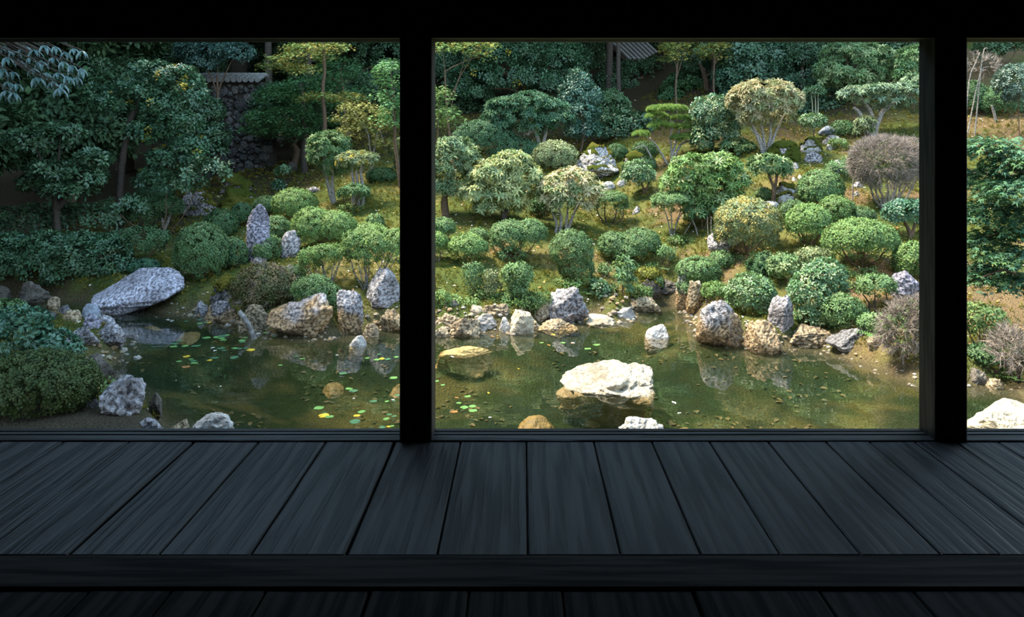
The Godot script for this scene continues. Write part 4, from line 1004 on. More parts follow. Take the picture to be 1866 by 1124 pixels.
func deep_shade() -> void:
	plant("dark_tree", "dark evergreen behind the golden maple sprays at the top", "tree", "forest", WOODS, 1290, 240, [[1270, 100, 44, 30], [1320, 110, 44, 30], [1290, 140, 44, 26]], "tree", {"d": 19.0, "r": 0.08, "size": 0.55})
	plant("dark_tree", "broad dark evergreen above the vase-shaped tree", "tree", "broad", Color(0.06, 0.13, 0.07), 1375, 245, [[1360, 96, 44, 24], [1410, 104, 44, 26], [1380, 132, 50, 26], [1335, 140, 34, 22], [1430, 140, 34, 26], [1340, 172, 30, 16]], "tree", {"d": 18.2, "r": 0.07, "size": 1.1})
	plant("dark_tree", "gloomy evergreen in the gap left of the rounded upper-right tree", "tree", "forest", WOODS, 1462, 220, [[1462, 96, 36, 28], [1490, 130, 34, 30], [1455, 140, 36, 30], [1500, 92, 30, 22], [1480, 175, 30, 22]], "tree", {"d": 17.8, "r": 0.07, "size": 0.55})
	plant("dark_tree", "dark evergreen behind the rounded upper-right tree", "tree", "forest", WOODS, 1590, 170, [[1540, 100, 50, 30], [1600, 96, 50, 30], [1650, 104, 40, 34], [1660, 160, 30, 34], [1530, 170, 26, 30]], "tree", {"d": 17.6, "r": 0.07, "size": 0.55})
	plant("leafy_tree", "green tree half hidden by the right post's left edge, at the top", "tree", "whorl", Color(0.12, 0.22, 0.09), 1668, 200, [[1660, 110, 26, 24], [1655, 140, 22, 20]], "tree", {"d": 15.8, "fleck": PALE, "flecks": 0.15})
	plant("dark_shrub", "dark low growth on the dim slope behind the thin canes", "shrub", "broad", WOODS, 1445, 235, [[1440, 212, 30, 18], [1500, 200, 40, 18], [1550, 205, 26, 16]], "dome", {"d": 16.6, "deep": 0.5})
	plant("dark_shrub", "shadowy growth beneath the pine and the dark evergreen", "shrub", "broad", WOODS, 1120, 262, [[1110, 235, 36, 20], [1150, 225, 34, 20], [1190, 240, 20, 20]], "dome", {"d": 17.4, "deep": 0.5})

func bank_plants() -> void:
	for g in [["low green plants on the bank right of the dividing post", 840, 556, [[830, 548, 18, 9], [852, 552, 20, 8]]], ["thin leafy growth round the three young shrubs' feet", 880, 546, [[872, 536, 18, 9], [895, 540, 16, 8], [918, 542, 14, 8]]],
		["green fringe over the stones left of the black middle boulder", 985, 566, [[972, 556, 20, 8], [992, 560, 14, 8]]], ["low plants on the bank below the tall twiggy ball", 1050, 528, [[1040, 516, 24, 8], [1070, 514, 18, 7]]],
		["leafy fringe along the bank above the dark flat cave rock", 1150, 546, [[1110, 538, 16, 7], [1165, 530, 20, 8]]], ["tiny green plants under the wide double cushion", 1170, 496, [[1140, 484, 22, 7], [1180, 486, 20, 7]]],
		["low plants under the white-stemmed mushroom shrub", 1250, 446, [[1235, 438, 18, 6], [1270, 444, 20, 7]]], ["leafy weeds between the speckled ball and the cluster below it", 1330, 480, [[1325, 472, 18, 8], [1350, 474, 18, 7]]],
		["low growth below the widest bright dome of the right group", 1540, 508, [[1530, 500, 26, 7], [1575, 498, 26, 6]]], ["thin weeds on the bare soil above the dwarf tree", 1570, 524, [[1545, 520, 18, 6]]],
		["green fringe over the dark rock at the twig-tipped dome's left", 425, 532, [[418, 522, 20, 9]]], ["low dark plants right of the broad near dome", 195, 722, [[186, 706, 16, 9]]],
		["low plants at the foot of the pale two-trunk tree", 635, 388, [[640, 380, 20, 6]]], ["weeds at the water's edge right of the right post", 1800, 690, [[1800, 676, 26, 8], [1840, 684, 20, 8]]]]:
		plant("ground_plants", g[0], "plant", "small", BRIGHT * rng.randf_range(0.6, 0.95), g[1], g[2], g[3], "dome", {"dens": 0.55, "loose": 0.2, "lumps": 0.3})

func right_edge() -> void:
	plant("near_maple", "blue-green maple branches crossing the narrow right-hand view", "tree", "near maple", TEAL, 1930, 620, [[1800, 272, 44, 18, 0.2], [1850, 300, 40, 22], [1790, 330, 36, 18, 0.3], [1838, 352, 46, 20, -0.1], [1800, 390, 44, 22, 0.2], [1850, 420, 40, 24], [1795, 445, 38, 20, 0.2], [1840, 470, 44, 22], [1800, 505, 42, 18, 0.2], [1850, 520, 34, 16], [1880, 360, 40, 60]], "tree",
		{"d": 8.0, "r": 0.02, "dens": 4.0, "gaps": -0.55, "bark": "brown bark", "fleck": Color(0.10, 0.19, 0.07), "flecks": 0.25, "trunks": [[[1930, 640], [1925, 500], [1905, 380], [1850, 300], [1790, 275]], [[1922, 470], [1870, 440], [1800, 430]], [[1924, 520], [1850, 500], [1790, 505]]]})
	plant("clipped_shrub", "dark round shrub beside the right post high on the bare bank", "shrub", "small", DEEP, 1774, 212, [[1774, 180, 22, 30]], "dome")
	plant("clipped_shrub", "larger dark green rounded shrub on the bare bank at the right", "shrub", "small", DEEP * 1.2, 1818, 214, [[1820, 186, 38, 28], [1845, 196, 22, 18]], "dome")
	plant("leafy_shrub", "glossy grey-green shrub at the right edge of the picture", "shrub", "broad", Color(0.09, 0.15, 0.11), 1860, 200, [[1856, 150, 36, 30], [1866, 170, 30, 24]], "tree", {"size": 0.6, "d": 14.0})
	plant("bare_tree", "leafless pale-branched tree at the right post's top right", "tree", "twig", Color(1, 1, 1), 1768, 185, [[1786, 118, 24, 20], [1806, 118, 14, 8]], "tree", {"dens": 0.15, "bark": "pale bark", "d": 14.5, "r": 0.014, "called": "twigs", "trunks": [[[1755, 185], [1766, 148], [1776, 118], [1786, 95]], [[1764, 150], [1786, 136], [1802, 122]], [[1775, 122], [1790, 104], [1800, 88]]]})
	plant("leafy_shrub", "dark bush on the top of the bare right-hand bank", "shrub", "broad", DEEP, 1810, 105, [[1806, 88, 26, 16], [1850, 82, 30, 10]], "dome", {"d": 17.0, "size": 0.8})
	plant("leafy_shrub", "airy light green shrub beyond the water right of the right post", "shrub", "small", Color(0.12, 0.2, 0.07), 1786, 634, [[1788, 580, 36, 24], [1800, 596, 28, 18]], "many", {"dens": 0.6, "r": 0.008, "n": 8, "bark": "dark bark"})
	plant("leafy_shrub", "dark low shrub overhanging the water right of the right post", "shrub", "small", DEEP, 1790, 664, [[1785, 648, 34, 14]], "dome", {"dens": 0.8})
	plant("twiggy_shrub", "grey leafless shrub above the near rock at the right edge", "shrub", "twig", Color(1, 1, 1), 1862, 720, [[1850, 640, 34, 34], [1870, 660, 26, 30]], "many", {"n": 7, "r": 0.012, "dens": 0.6, "bark": "dark bark", "called": "twigs", "d": 7.4})

# ---------------------------------------------------------------- rocks, along the water and up the hill
func rocks() -> void:
	rock("long sloping grey boulder reaching over the inlet at the left", 148, 490, 336, 572, "slab", {"lean": 0.42, "deep": 0.6, "crag": 0.6, "cut": 5, "tip": 0.55})
	rock("blue-grey rounded rock under the long boulder's lower end", 150, 552, 184, 584, "blue", {"crag": 0.5})
	rock("grey rock on top of the flat overhanging slab", 152, 570, 182, 600, "lilac")
	rock("small grey rock wedged behind the flat overhanging slab", 178, 572, 214, 598, "lichen")
	rock("flat grey slab overhanging the dark inlet", 170, 582, 232, 634, "lichen", {"deep": 0.9, "crag": 0.8, "lean": 0.3})
	rock("low grey rock at the left end of the overhanging slab", 116, 594, 176, 630, "lichen")
	rock("dark craggy rock right of the broad near dome", 146, 640, 206, 702, "dark", {"crag": 1.3})
	rock("tall dark craggy boulder with a pale top at the near left shore", 188, 682, 268, 756, "lichen", {"deep": 0.9, "cut": 12, "lean": -0.1})
	rock("dark shoulder rock on the pale-topped boulder's right", 268, 712, 296, 760, "dark", {"crag": 1.2})
	rock("rounded grey rock at the veranda edge, left of three", 229, 750, 306, 790, "lichen", {"crag": 0.6, "flat": 0.24})
	rock("small tan rock at the veranda edge, middle of three", 308, 764, 348, 788, "tan", {"crag": 0.7})
	rock("pale flat rock at the veranda edge, right of three", 338, 757, 428, 790, "white", {"crag": 0.8, "flat": 0.14})
	rock("small tan stone tucked beside the broad near dome", 150, 708, 184, 726, "tan", {"crag": 0.6})
	rock("little pale stone below the small tan one near the dome", 158, 726, 180, 744, "grey")
	rock("brown stone standing in the dim inlet under the hedge", 86, 540, 112, 562, "tan")
	rock("low pale-flecked stones by the inlet left of the blue-grey rock", 102, 555, 136, 572, "grey")
	rock("flat brownish rock between the inlet stones and the long boulder", 116, 564, 152, 586, "tan", {"crag": 0.8})
	rock("grey stone at the edge of the left shrubs by the inlet", 72, 566, 102, 584, "grey")
	rock("dark bank rock under the hedge, larger of two", 30, 512, 88, 552, "dark")
	rock("dark bank rock under the hedge at the picture's left edge", -20, 520, 26, 548, "dark")
	rock("small mauve stone behind the low dark leafy shrub", 94, 600, 116, 616, "lichen")
	# far shore, left view
	rock("small grey rock in the water left of the tan-footed cluster", 355, 547, 379, 575, "lichen", {"stain": 0.08})
	rock("broken tan-footed rock cluster below the big dark dome", 372, 548, 436, 586, "lichen", {"stain": 0.2, "crag": 1.4, "deep": 0.5})
	rock("mossy lump above the tan-footed cluster", 385, 505, 432, 552, "grey", {"moss": 0.35, "crag": 1.2})
	rock("dark rock under the brownish twig-tipped dome", 436, 552, 492, 602, "tan", {"crag": 1.2, "deep": 0.5})
	rock("large tan boulder with a pale top and leaves growing on it", 487, 534, 610, 614, "lichen", {"stain": 0.34, "crag": 1.1, "deep": 0.6, "cut": 11, "tip": 0.3})
	rock("upright two-part rock with a pale crown beside the large tan boulder", 612, 527, 662, 608, "lichen", {"stain": 0.24, "crag": 1.2, "deep": 0.6})
	rock("big black-and-white boulder at the dividing post's left side", 666, 488, 732, 566, "lichen", {"crag": 0.8, "cut": 7})
	rock("squared tan block at the waterline left of the dividing post", 660, 589, 692, 614, "tan", {"cut": 7, "crag": 0.4, "deep": 0.7})
	rock("flat tan rocks at the waterline behind the dividing post", 690, 562, 742, 604, "tan", {"crag": 1.2, "stain": 0.1})
	rock("small white stone standing in the water left of the dividing post", 635, 610, 668, 632, "white", {"crag": 0.6})
	rock("sunken ochre slab beside the small white stone", 604, 618, 646, 637, "sunk", {"sunk": true, "crag": 0.4})
	rock("sunken olive stone left of the lily pads", 323, 597, 372, 618, "sunk", {"sunk": true, "crag": 0.3})
	rock("sunken flat brown slab in front of the long sloping boulder", 236, 588, 300, 612, "sunk", {"sunk": true, "crag": 0.4})
	rock("sunken ochre stone in the left pond, bigger of a pair", 583, 686, 630, 714, "sunk", {"sunk": true, "crag": 0.5})
	rock("sunken ochre stone in the left pond, smaller of a pair", 632, 684, 664, 698, "sunk", {"sunk": true, "crag": 0.5})
	rock("sunken tan stone half behind the dividing post's left edge", 706, 692, 752, 716, "sunk", {"sunk": true, "crag": 0.5})
	# far shore, middle view
	rock("rough pale rock against the dividing post's right edge, upper", 781.2, 569.2, 850.8, 600, "tan", {"crag": 1.3, "deep": 0.6})
	rock("rounded tan rock against the dividing post's right edge, at the water", 785.44, 594.2, 822.56, 614, "tan", {"crag": 0.7})
	rock("slanting tan rock, second along the middle shore", 813.68, 576.6, 876.32, 614, "tan", {"lean": 0.35, "crag": 0.8})
	rock("flat pale wedge of rock bridging the middle shore stones", 849.36, 569, 916.64, 602, "white", {"crag": 0.8, "lean": -0.15, "deep": 0.6})
	rock("small hollow pale stone between the wedge and the squarish rock", 907.16, 577.4, 933.84, 606, "white", {"crag": 0.6})
	rock("squarish pitted pale rock in the middle shore", 926.8, 562.9, 973.2, 608, "pale", {"crag": 0.7, "cut": 8})
	rock("small pale rock on the bank behind the flat wedge", 852.84, 554.2, 884.16, 574, "pale", {"crag": 0.8})
	rock("layered tan rock on the bank left of the squarish one", 876.32, 552, 929.68, 574, "tan", {"crag": 1.3})
	rock("small tan stone above the squarish pitted rock", 934, 560, 960, 574, "tan")
	rock("dark tan rock between the squarish rock and the black boulder", 965.28, 546.2, 1004.72, 588, "tan", {"crag": 1.2})
	rock("low long tan rock at the foot of the black boulder", 976.4, 580, 1057.6, 602, "tan", {"crag": 1.0, "deep": 0.5, "stain": 0.12})
	rock("black-and-white layered boulder in the middle of the far shore", 994.56, 519.6, 1073.44, 590, "lichen", {"crag": 1.3, "cut": 10})
	rock("rounded tan stone at the low rock's left end", 962, 580, 980, 600, "tan", {"crag": 0.6})
	rock("flat tan shelf of rock right of the black boulder", 1066, 560, 1122, 594, "pale", {"flat": 0.07, "crag": 0.5})
	rock("white stones lying on the flat tan shelf", 1112, 558, 1158, 580, "white", {"crag": 0.8})
	rock("dark flat rock below the shallow cave", 1134, 540, 1204, 568, "tan", {"crag": 1.1, "deep": 0.6})
	rock("dark bank rock beside the shallow cave", 1160, 506, 1206, 548, "dark", {"crag": 1.1, "moss": 0.25})
	rock("dark lintel rock roofing the shallow cave", 1196, 508, 1242, 538, "dark", {"crag": 0.8})
	rock("small dark stone on the bank by the bright waterside shrub", 808, 546, 838, 560, "dark")
	# right shore
	rock("narrow upright rock at the shallow cave's right side", 1232, 474, 1258, 566, "lichen", {"stain": 0.25, "deep": 1.1, "crag": 0.8})
	rock("tan rock behind the big pointed shore rock", 1250, 510, 1286, 572, "tan", {"stain": 0.3, "crag": 0.9})
	rock("big pointed shore rock with a white top", 1268, 541, 1354, 632, "lichen", {"stain": 0.38, "crag": 0.9, "cut": 4, "deep": 0.7, "block": 0.62})
	rock("smaller tan shore rock right of the big pointed one", 1360, 582, 1424, 645, "lichen", {"stain": 0.42, "crag": 0.9, "cut": 4, "block": 0.6})
	rock("dark rock with a white cap between the shore rocks and tallest shrub", 1400, 536, 1450, 608, "lichen", {"crag": 0.9, "cut": 4})
	rock("crumbly dark tan rock under the tallest leafy shrub", 1432, 590, 1512, 632, "tan", {"crag": 1.4})
	rock("dark undercut rock below the rounded green shrub", 1506, 594, 1586, 640, "grey", {"crag": 0.9, "lean": 0.1, "cut": 5})
	rock("small tan rock under the three-stemmed dwarf tree's bank", 1580, 612, 1606, 640, "tan")
	rock("purplish white-flecked rock left of the right post", 1622, 492, 1680, 546, "lilac", {"crag": 0.9})
	rock("big pale near rock at the bottom right corner", 1762, 733, 1890, 792, "pale", {"crag": 0.6, "deep": 0.8})
	rock("brown bank stone across the water right of the right post", 1796, 688, 1832, 706, "tan")
	rock("dark bank stone below the dark low shrub at the right", 1766, 670, 1800, 700, "dark")
	# standing in the pond
	rock("large cream boulder lying in the middle of the pond", 1012, 642, 1194, 728, "cream", {"crag": 1.5, "flat": 0.16, "cut": 1, "lean": 0.08, "block": 0.95, "tip": 0.12, "tuck": true})
	rock("sunken ochre skirt of rock left of the large cream boulder", 990, 664, 1030, 690, "sunk", {"sunk": true, "crag": 0.5})
	rock("rounded white stone standing in the pond near the far shore", 1174, 590, 1221, 616, "white", {"crag": 0.45, "cut": 6})
	rock("sunken pale base beside the rounded white stone", 1150, 604, 1176, 616, "sunk", {"sunk": true, "crag": 0.4})
	rock("flat ochre stone barely breaking the water right of the dividing post", 797, 627, 898, 648, "ochre", {"crag": 0.8, "flat": 0.05})
	rock("ridged pale stone at the sill in the middle view", 1116, 752, 1216, 796, "white", {"crag": 1.2, "flat": 0.12})
	rock("large sunken ochre stone near the sill in the middle view", 936, 742, 1016, 780, "sunk", {"sunk": true, "crag": 0.4})
	rock("sunken ochre slab at the sill right of the ridged pale stone", 1214, 772, 1280, 792, "sunk", {"sunk": true, "crag": 0.4})
	rock("faint sunken stone in front of the large cream boulder", 1060, 756, 1098, 772, "sunk", {"sunk": true, "crag": 0.4})
	# up the hill
	rock("tall upright purplish stone among the clipped balls on the left slope", 448, 371, 494, 478, "lilac", {"deep": 0.6, "cut": 7, "crag": 0.5})
	rock("white-flecked rock under the wide double dome", 510, 418, 548, 470, "lichen", {"crag": 0.9, "cut": 2, "deep": 0.6})
	rock("pale stone at the foot of the upright purplish stone", 462, 466, 482, 482, "lichen")
	rock("small rock between the twig-tipped dome and the small green ball", 510, 482, 542, 500, "grey")
	rock("moss-topped rock, highest on the shaded left slope", 398, 318, 462, 352, "lichen", {"moss": 0.62, "deep": 0.7})
	rock("mossy white-flecked rock below the highest moss-topped one", 400, 344, 466, 378, "lichen", {"moss": 0.5})
	rock("mossy rock with a pale split face left of the mossy pair", 330, 342, 394, 394, "lichen", {"moss": 0.45, "deep": 0.5})
	rock("low moss hump in front of the mossy rocks on the left slope", 396, 378, 432, 396, "grey", {"moss": 0.95, "crag": 0.5})
	rock("small grey stone in the far left shade", 48, 374, 66, 390, "grey")
	rock("small dark rock near the lichened maple trunk", 519, 294, 544, 314, "dark")
	rock("pale stones at the moss below the leaning-trunk tree", 560, 340, 592, 350, "lichen")
	rock("great moss-topped white-faced rock in the upper middle", 1044, 261, 1130, 330, "chalk", {"moss": 0.36, "deep": 0.8, "cut": 8, "tip": 0.3})
	rock("white stones at the foot of the great moss-topped rock", 1096, 330, 1122, 346, "white", {"crag": 1.1})
	rock("small white stone right of the great moss-topped rock's foot", 1124, 326, 1144, 340, "white")
	rock("low white-and-moss rock behind the little round glossy tree", 1138, 276, 1172, 304, "lichen", {"moss": 0.5})
	rock("rounded moss-covered rock at the vase-shaped tree's foot", 1402, 257, 1456, 298, "lichen", {"moss": 0.72, "crag": 0.6, "deep": 0.7})
	rock("white rocky lumps below the moss-covered rock by the vase tree", 1428, 296, 1456, 308, "lichen", {"crag": 1.2})
	rock("white-crowned rock right of the moss-covered one", 1456, 252, 1494, 280, "white", {"moss": 0.3})
	rock("white broken rock under the white-crowned rock", 1464, 276, 1502, 298, "lichen", {"crag": 1.4, "deep": 0.5})
	rock("bluish grey stone in the shade at the upper right", 1490, 229, 1526, 248, "blue", {"crag": 0.6})
	rock("grey-white rock in the group above the path, leftmost", 1498, 246, 1528, 264, "lichen")
	rock("white rock in the group above the path, middle", 1528, 252, 1544, 264, "white")
	rock("white rock in the group above the path, lowest", 1502, 262, 1520, 274, "white")
	rock("small white rock by the twig ball's upper left edge", 1546, 272, 1558, 284, "white")
	rock("white fallen rocks beside the path left of the twig ball", 1512, 290, 1538, 318, "lichen", {"crag": 1.3})
	rock("pale flat stone at the top of the path behind the big round ball", 1480, 308, 1504, 322, "white")
	rock("small white path stone, left of three in the yellow moss", 1440, 322, 1454, 330, "white")
	rock("small white path stone, middle of three in the yellow moss", 1452, 318, 1464, 326, "white")
	rock("small white path stone, right of three in the yellow moss", 1454, 328, 1466, 336, "white")
	rock("pale rock left of the big round ball, upper", 1416, 335, 1452, 356, "white", {"moss": 0.25})
	rock("pale moss-edged rock left of the big round ball, lower", 1416, 351, 1448, 372, "white", {"moss": 0.4})
	rock("pale flat stone under the slim flat-topped tree", 1390, 366, 1420, 384, "white")
	rock("pale round stone in front of the airy yellow-green shrub", 1308, 348, 1334, 364, "white", {"crag": 0.4})
	rock("small mauve stone between the big ball and the pale rocks", 1448, 336, 1462, 350, "lichen")
	rock("pale stones on the bare soil left of the twig ball, upper", 1552, 330, 1572, 342, "lichen")
	rock("pale stone on the bare soil left of the twig ball, lower", 1552, 348, 1568, 358, "white")
	rock("grey rock under the speckled cream-and-green ball", 1290, 424, 1334, 462, "lichen", {"crag": 1.2})
	rock("small white stone on the golden moss", 1152, 376, 1166, 390, "lichen")
	rock("white flat stone on the bank above the right group of rocks", 1574, 244, 1592, 252, "white")

# ---------------------------------------------------------------- on the water
func lily_pad_mesh() -> ArrayMesh:
	var st := begin()
	var n := 18
	for k in n - 1:
		var a := TAU * (k + 0.5) / n
		var b := TAU * (k + 1.5) / n
		var e0 := Vector3(cos(a), 0.05 + 0.04 * sin(a * 3.0), sin(a))
		var e1 := Vector3(cos(b), 0.05 + 0.04 * sin(b * 3.0), sin(b))
		tri(st, Vector3(0, 0.02, 0), e0, e1)
		tri(st, e0 - Vector3(0, 0.05, 0), e1 - Vector3(0, 0.05, 0), e1)
		tri(st, e0 - Vector3(0, 0.05, 0), e1, e0)
		tri(st, Vector3(0, -0.02, 0), e1 - Vector3(0, 0.05, 0), e0 - Vector3(0, 0.05, 0))
	return st.commit()

const ORDER := ["first", "second", "third", "fourth", "fifth", "sixth", "seventh", "eighth", "ninth", "tenth", "eleventh", "twelfth", "thirteenth", "fourteenth", "fifteenth", "sixteenth", "seventeenth", "eighteenth", "nineteenth", "twentieth",
	"twenty-first", "twenty-second", "twenty-third", "twenty-fourth", "twenty-fifth", "twenty-sixth", "twenty-seventh", "twenty-eighth", "twenty-ninth", "thirtieth", "thirty-first", "thirty-second"]

func floating(called: String, category: String, what: String, among: String, group: String, m: Mesh, looks: Array, places: Array) -> void:
	places.sort_custom(func(p, q): return p[0] < q[0])
	for k in places.size():
		var p: Array = places[k]
		var d: float = (EYE - WATER) * FOCAL / (p[1] - AXIS.y)
		var w := at(p[0], p[1], d)
		w.y = WATER + 0.004
		var o := mesh_node(called, m, mat[looks[k % looks.size()]], null, w)
		o.rotation = Vector3(rng.randf_range(-0.05, 0.05), rng.randf() * TAU, rng.randf_range(-0.05, 0.05))
		o.scale = Vector3.ONE * p[2] * 0.5 * d / FOCAL
		tag(o, "%s, %s from the left %s" % [what, ORDER[k], among] if places.size() > 1 else what + " " + among, category, group if places.size() > 1 else "")

func pond_things() -> void:
	var pad := lily_pad_mesh()
	var st := begin()
	leaf(st, Vector3(-1, 0.05, 0), Vector3(1, 0.05, 0).normalized(), Vector3.UP, 2.0, 1.1, -0.1)
	var blade := st.commit()
	floating("lily_pad", "lily pad", "green lily pad", "in the drift below the leaning post", "lily pads below the leaning post", pad, ["green pad", "dull pad"],
		[[376, 616, 15], [394, 615, 11], [405, 613, 14], [404, 617, 12], [414, 611, 9], [407, 620, 11], [327, 622, 11], [318, 627, 15], [316, 632, 13], [337, 631, 12], [356, 631, 14], [362, 630, 8], [403, 635, 15], [408, 639, 10], [428, 635, 12], [436, 636, 11], [448, 635, 9], [427, 652, 16], [441, 621, 12], [442, 624, 11], [447, 616, 9], [390, 653, 14], [326, 659, 11], [348, 655, 9], [352, 658, 12], [354, 662, 12], [339, 586, 9], [363, 583, 10], [364, 590, 12], [375, 588, 10], [486, 607, 12], [500, 613, 8]])
	floating("yellow_lily_pad", "lily pad", "yellow turning lily pad", "in the drift below the leaning post", "yellow pads in the upper drift", pad, ["yellow pad"], [[457, 638, 15], [340, 650, 13], [381, 588, 9], [382, 657, 9]])
	floating("brown_lily_pad", "lily pad", "brown withered lily pad", "at the left end of the drift below the leaning post", "", pad, ["brown pad"], [[339, 669, 14]])
	floating("lily_pad", "lily pad", "green lily pad", "among those scattered left of the dividing post", "scattered pads left of the dividing post", pad, ["green pad", "dull pad"],
		[[540, 650, 8], [511, 666, 8], [551, 654, 9], [625, 681, 14], [669, 653, 9], [687, 656, 12], [706, 655, 12], [691, 646, 7], [717, 689, 14], [722, 651, 9], [636, 709, 13], [644, 713, 17], [680, 732, 14], [705, 732, 8], [718, 731, 7], [724, 721, 10]])
	floating("yellow_lily_pad", "lily pad", "small yellow lily pad", "between two green ones left of the dividing post", "", pad, ["yellow pad"], [[696, 654, 10]])
	floating("lily_pad", "lily pad", "green lily pad", "of those by the sill, left of the post", "pads by the sill left of the post", pad, ["green pad", "dull pad"],
		[[581, 744, 18], [600, 760, 16], [592, 754, 9], [659, 751, 15], [647, 769, 20], [709, 756, 10], [718, 759, 10], [704, 764, 12], [697, 779, 12], [714, 777, 9]])
	floating("yellow_lily_pad", "lily pad", "golden lily pad", "of those by the sill, left of the post", "golden pads by the sill", pad, ["yellow pad"], [[590, 758, 19], [650, 758, 12], [708, 778, 8]])
	floating("lily_pad", "lily pad", "green lily pad", "in the small drift right of the dividing post", "pads right of the dividing post", pad, ["green pad"],
		[[846, 743, 15], [861, 741, 14], [862, 749, 15], [836, 735, 10], [852, 723, 12], [807, 702, 8], [796, 695, 8]])
	floating("brown_lily_pad", "lily pad", "brown lily pad", "in the small drift right of the dividing post", "", pad, ["brown pad"], [[828, 751, 13]])
	floating("lily_pad", "lily pad", "green lily pad", "of the few behind the large cream boulder", "pads behind the cream boulder", pad, ["green pad"], [[1087, 629, 14], [1071, 636, 12], [1026, 625, 9], [987, 625, 8]])
	floating("fallen_leaf", "leaf", "orange or yellow leaf", "of the bright ones on the pond", "coloured leaves by the middle shore", blade, ["yellow pad", "brown pad"], [[1008, 611, 10], [1000, 630, 8], [1042, 627, 8], [897, 614, 8], [906, 613, 6], [907, 617, 6], [945, 673, 7], [640, 636, 7], [890, 717, 7], [832, 726, 8]])
	floating("fallen_leaf", "leaf", "pale curled leaf", "of the whitish ones on the pond", "pale leaves on the pond", blade, ["pale petal"], [[1228, 735, 11], [1238, 754, 8], [402, 705, 6], [363, 706, 5], [321, 694, 4], [824, 651, 8], [893, 762, 10], [1044, 626, 8], [388, 635, 9], [392, 640, 8], [614, 648, 6], [716, 730, 9], [645, 727, 7], [314, 586, 8], [306, 584, 8]])
	# the weathered post leaning out of the water
	var foot := at(474, 614, 9.27)
	foot.y = WATER - 0.15
	var top := at(437, 567, 9.5)
	var t := thing("leaning_post", "weathered grey timber post leaning out of the pond below the twig-tipped dome", "post", foot)
	var s := begin()
	tube(s, bent(Vector3.ZERO, top - foot, Vector3(0.01, 0.01, 0), 7, 0.006), 0.035, 0.028, 7, 0.25)
	mesh_node("post_shaft", s.commit(), mat["weathered timber"], t)

# ---------------------------------------------------------------- small things on the hill
func stake(label: String, group: String, points: Array, r: float, bark := "pale bark") -> void:
	var foot := spot(points[0][0], points[0][1])
	var pts := []
	for p in points:
		pts.append(at(p[0], p[1], -foot.z) - foot)
	pts[0] = Vector3(pts[0].x, -0.06, 0)
	var st := begin()
	tube(st, pts, r, r * 0.7, 6)
	var o := mesh_node("stake", st.commit(), mat[bark], null, foot)
	tag(o, label, "stake", group)

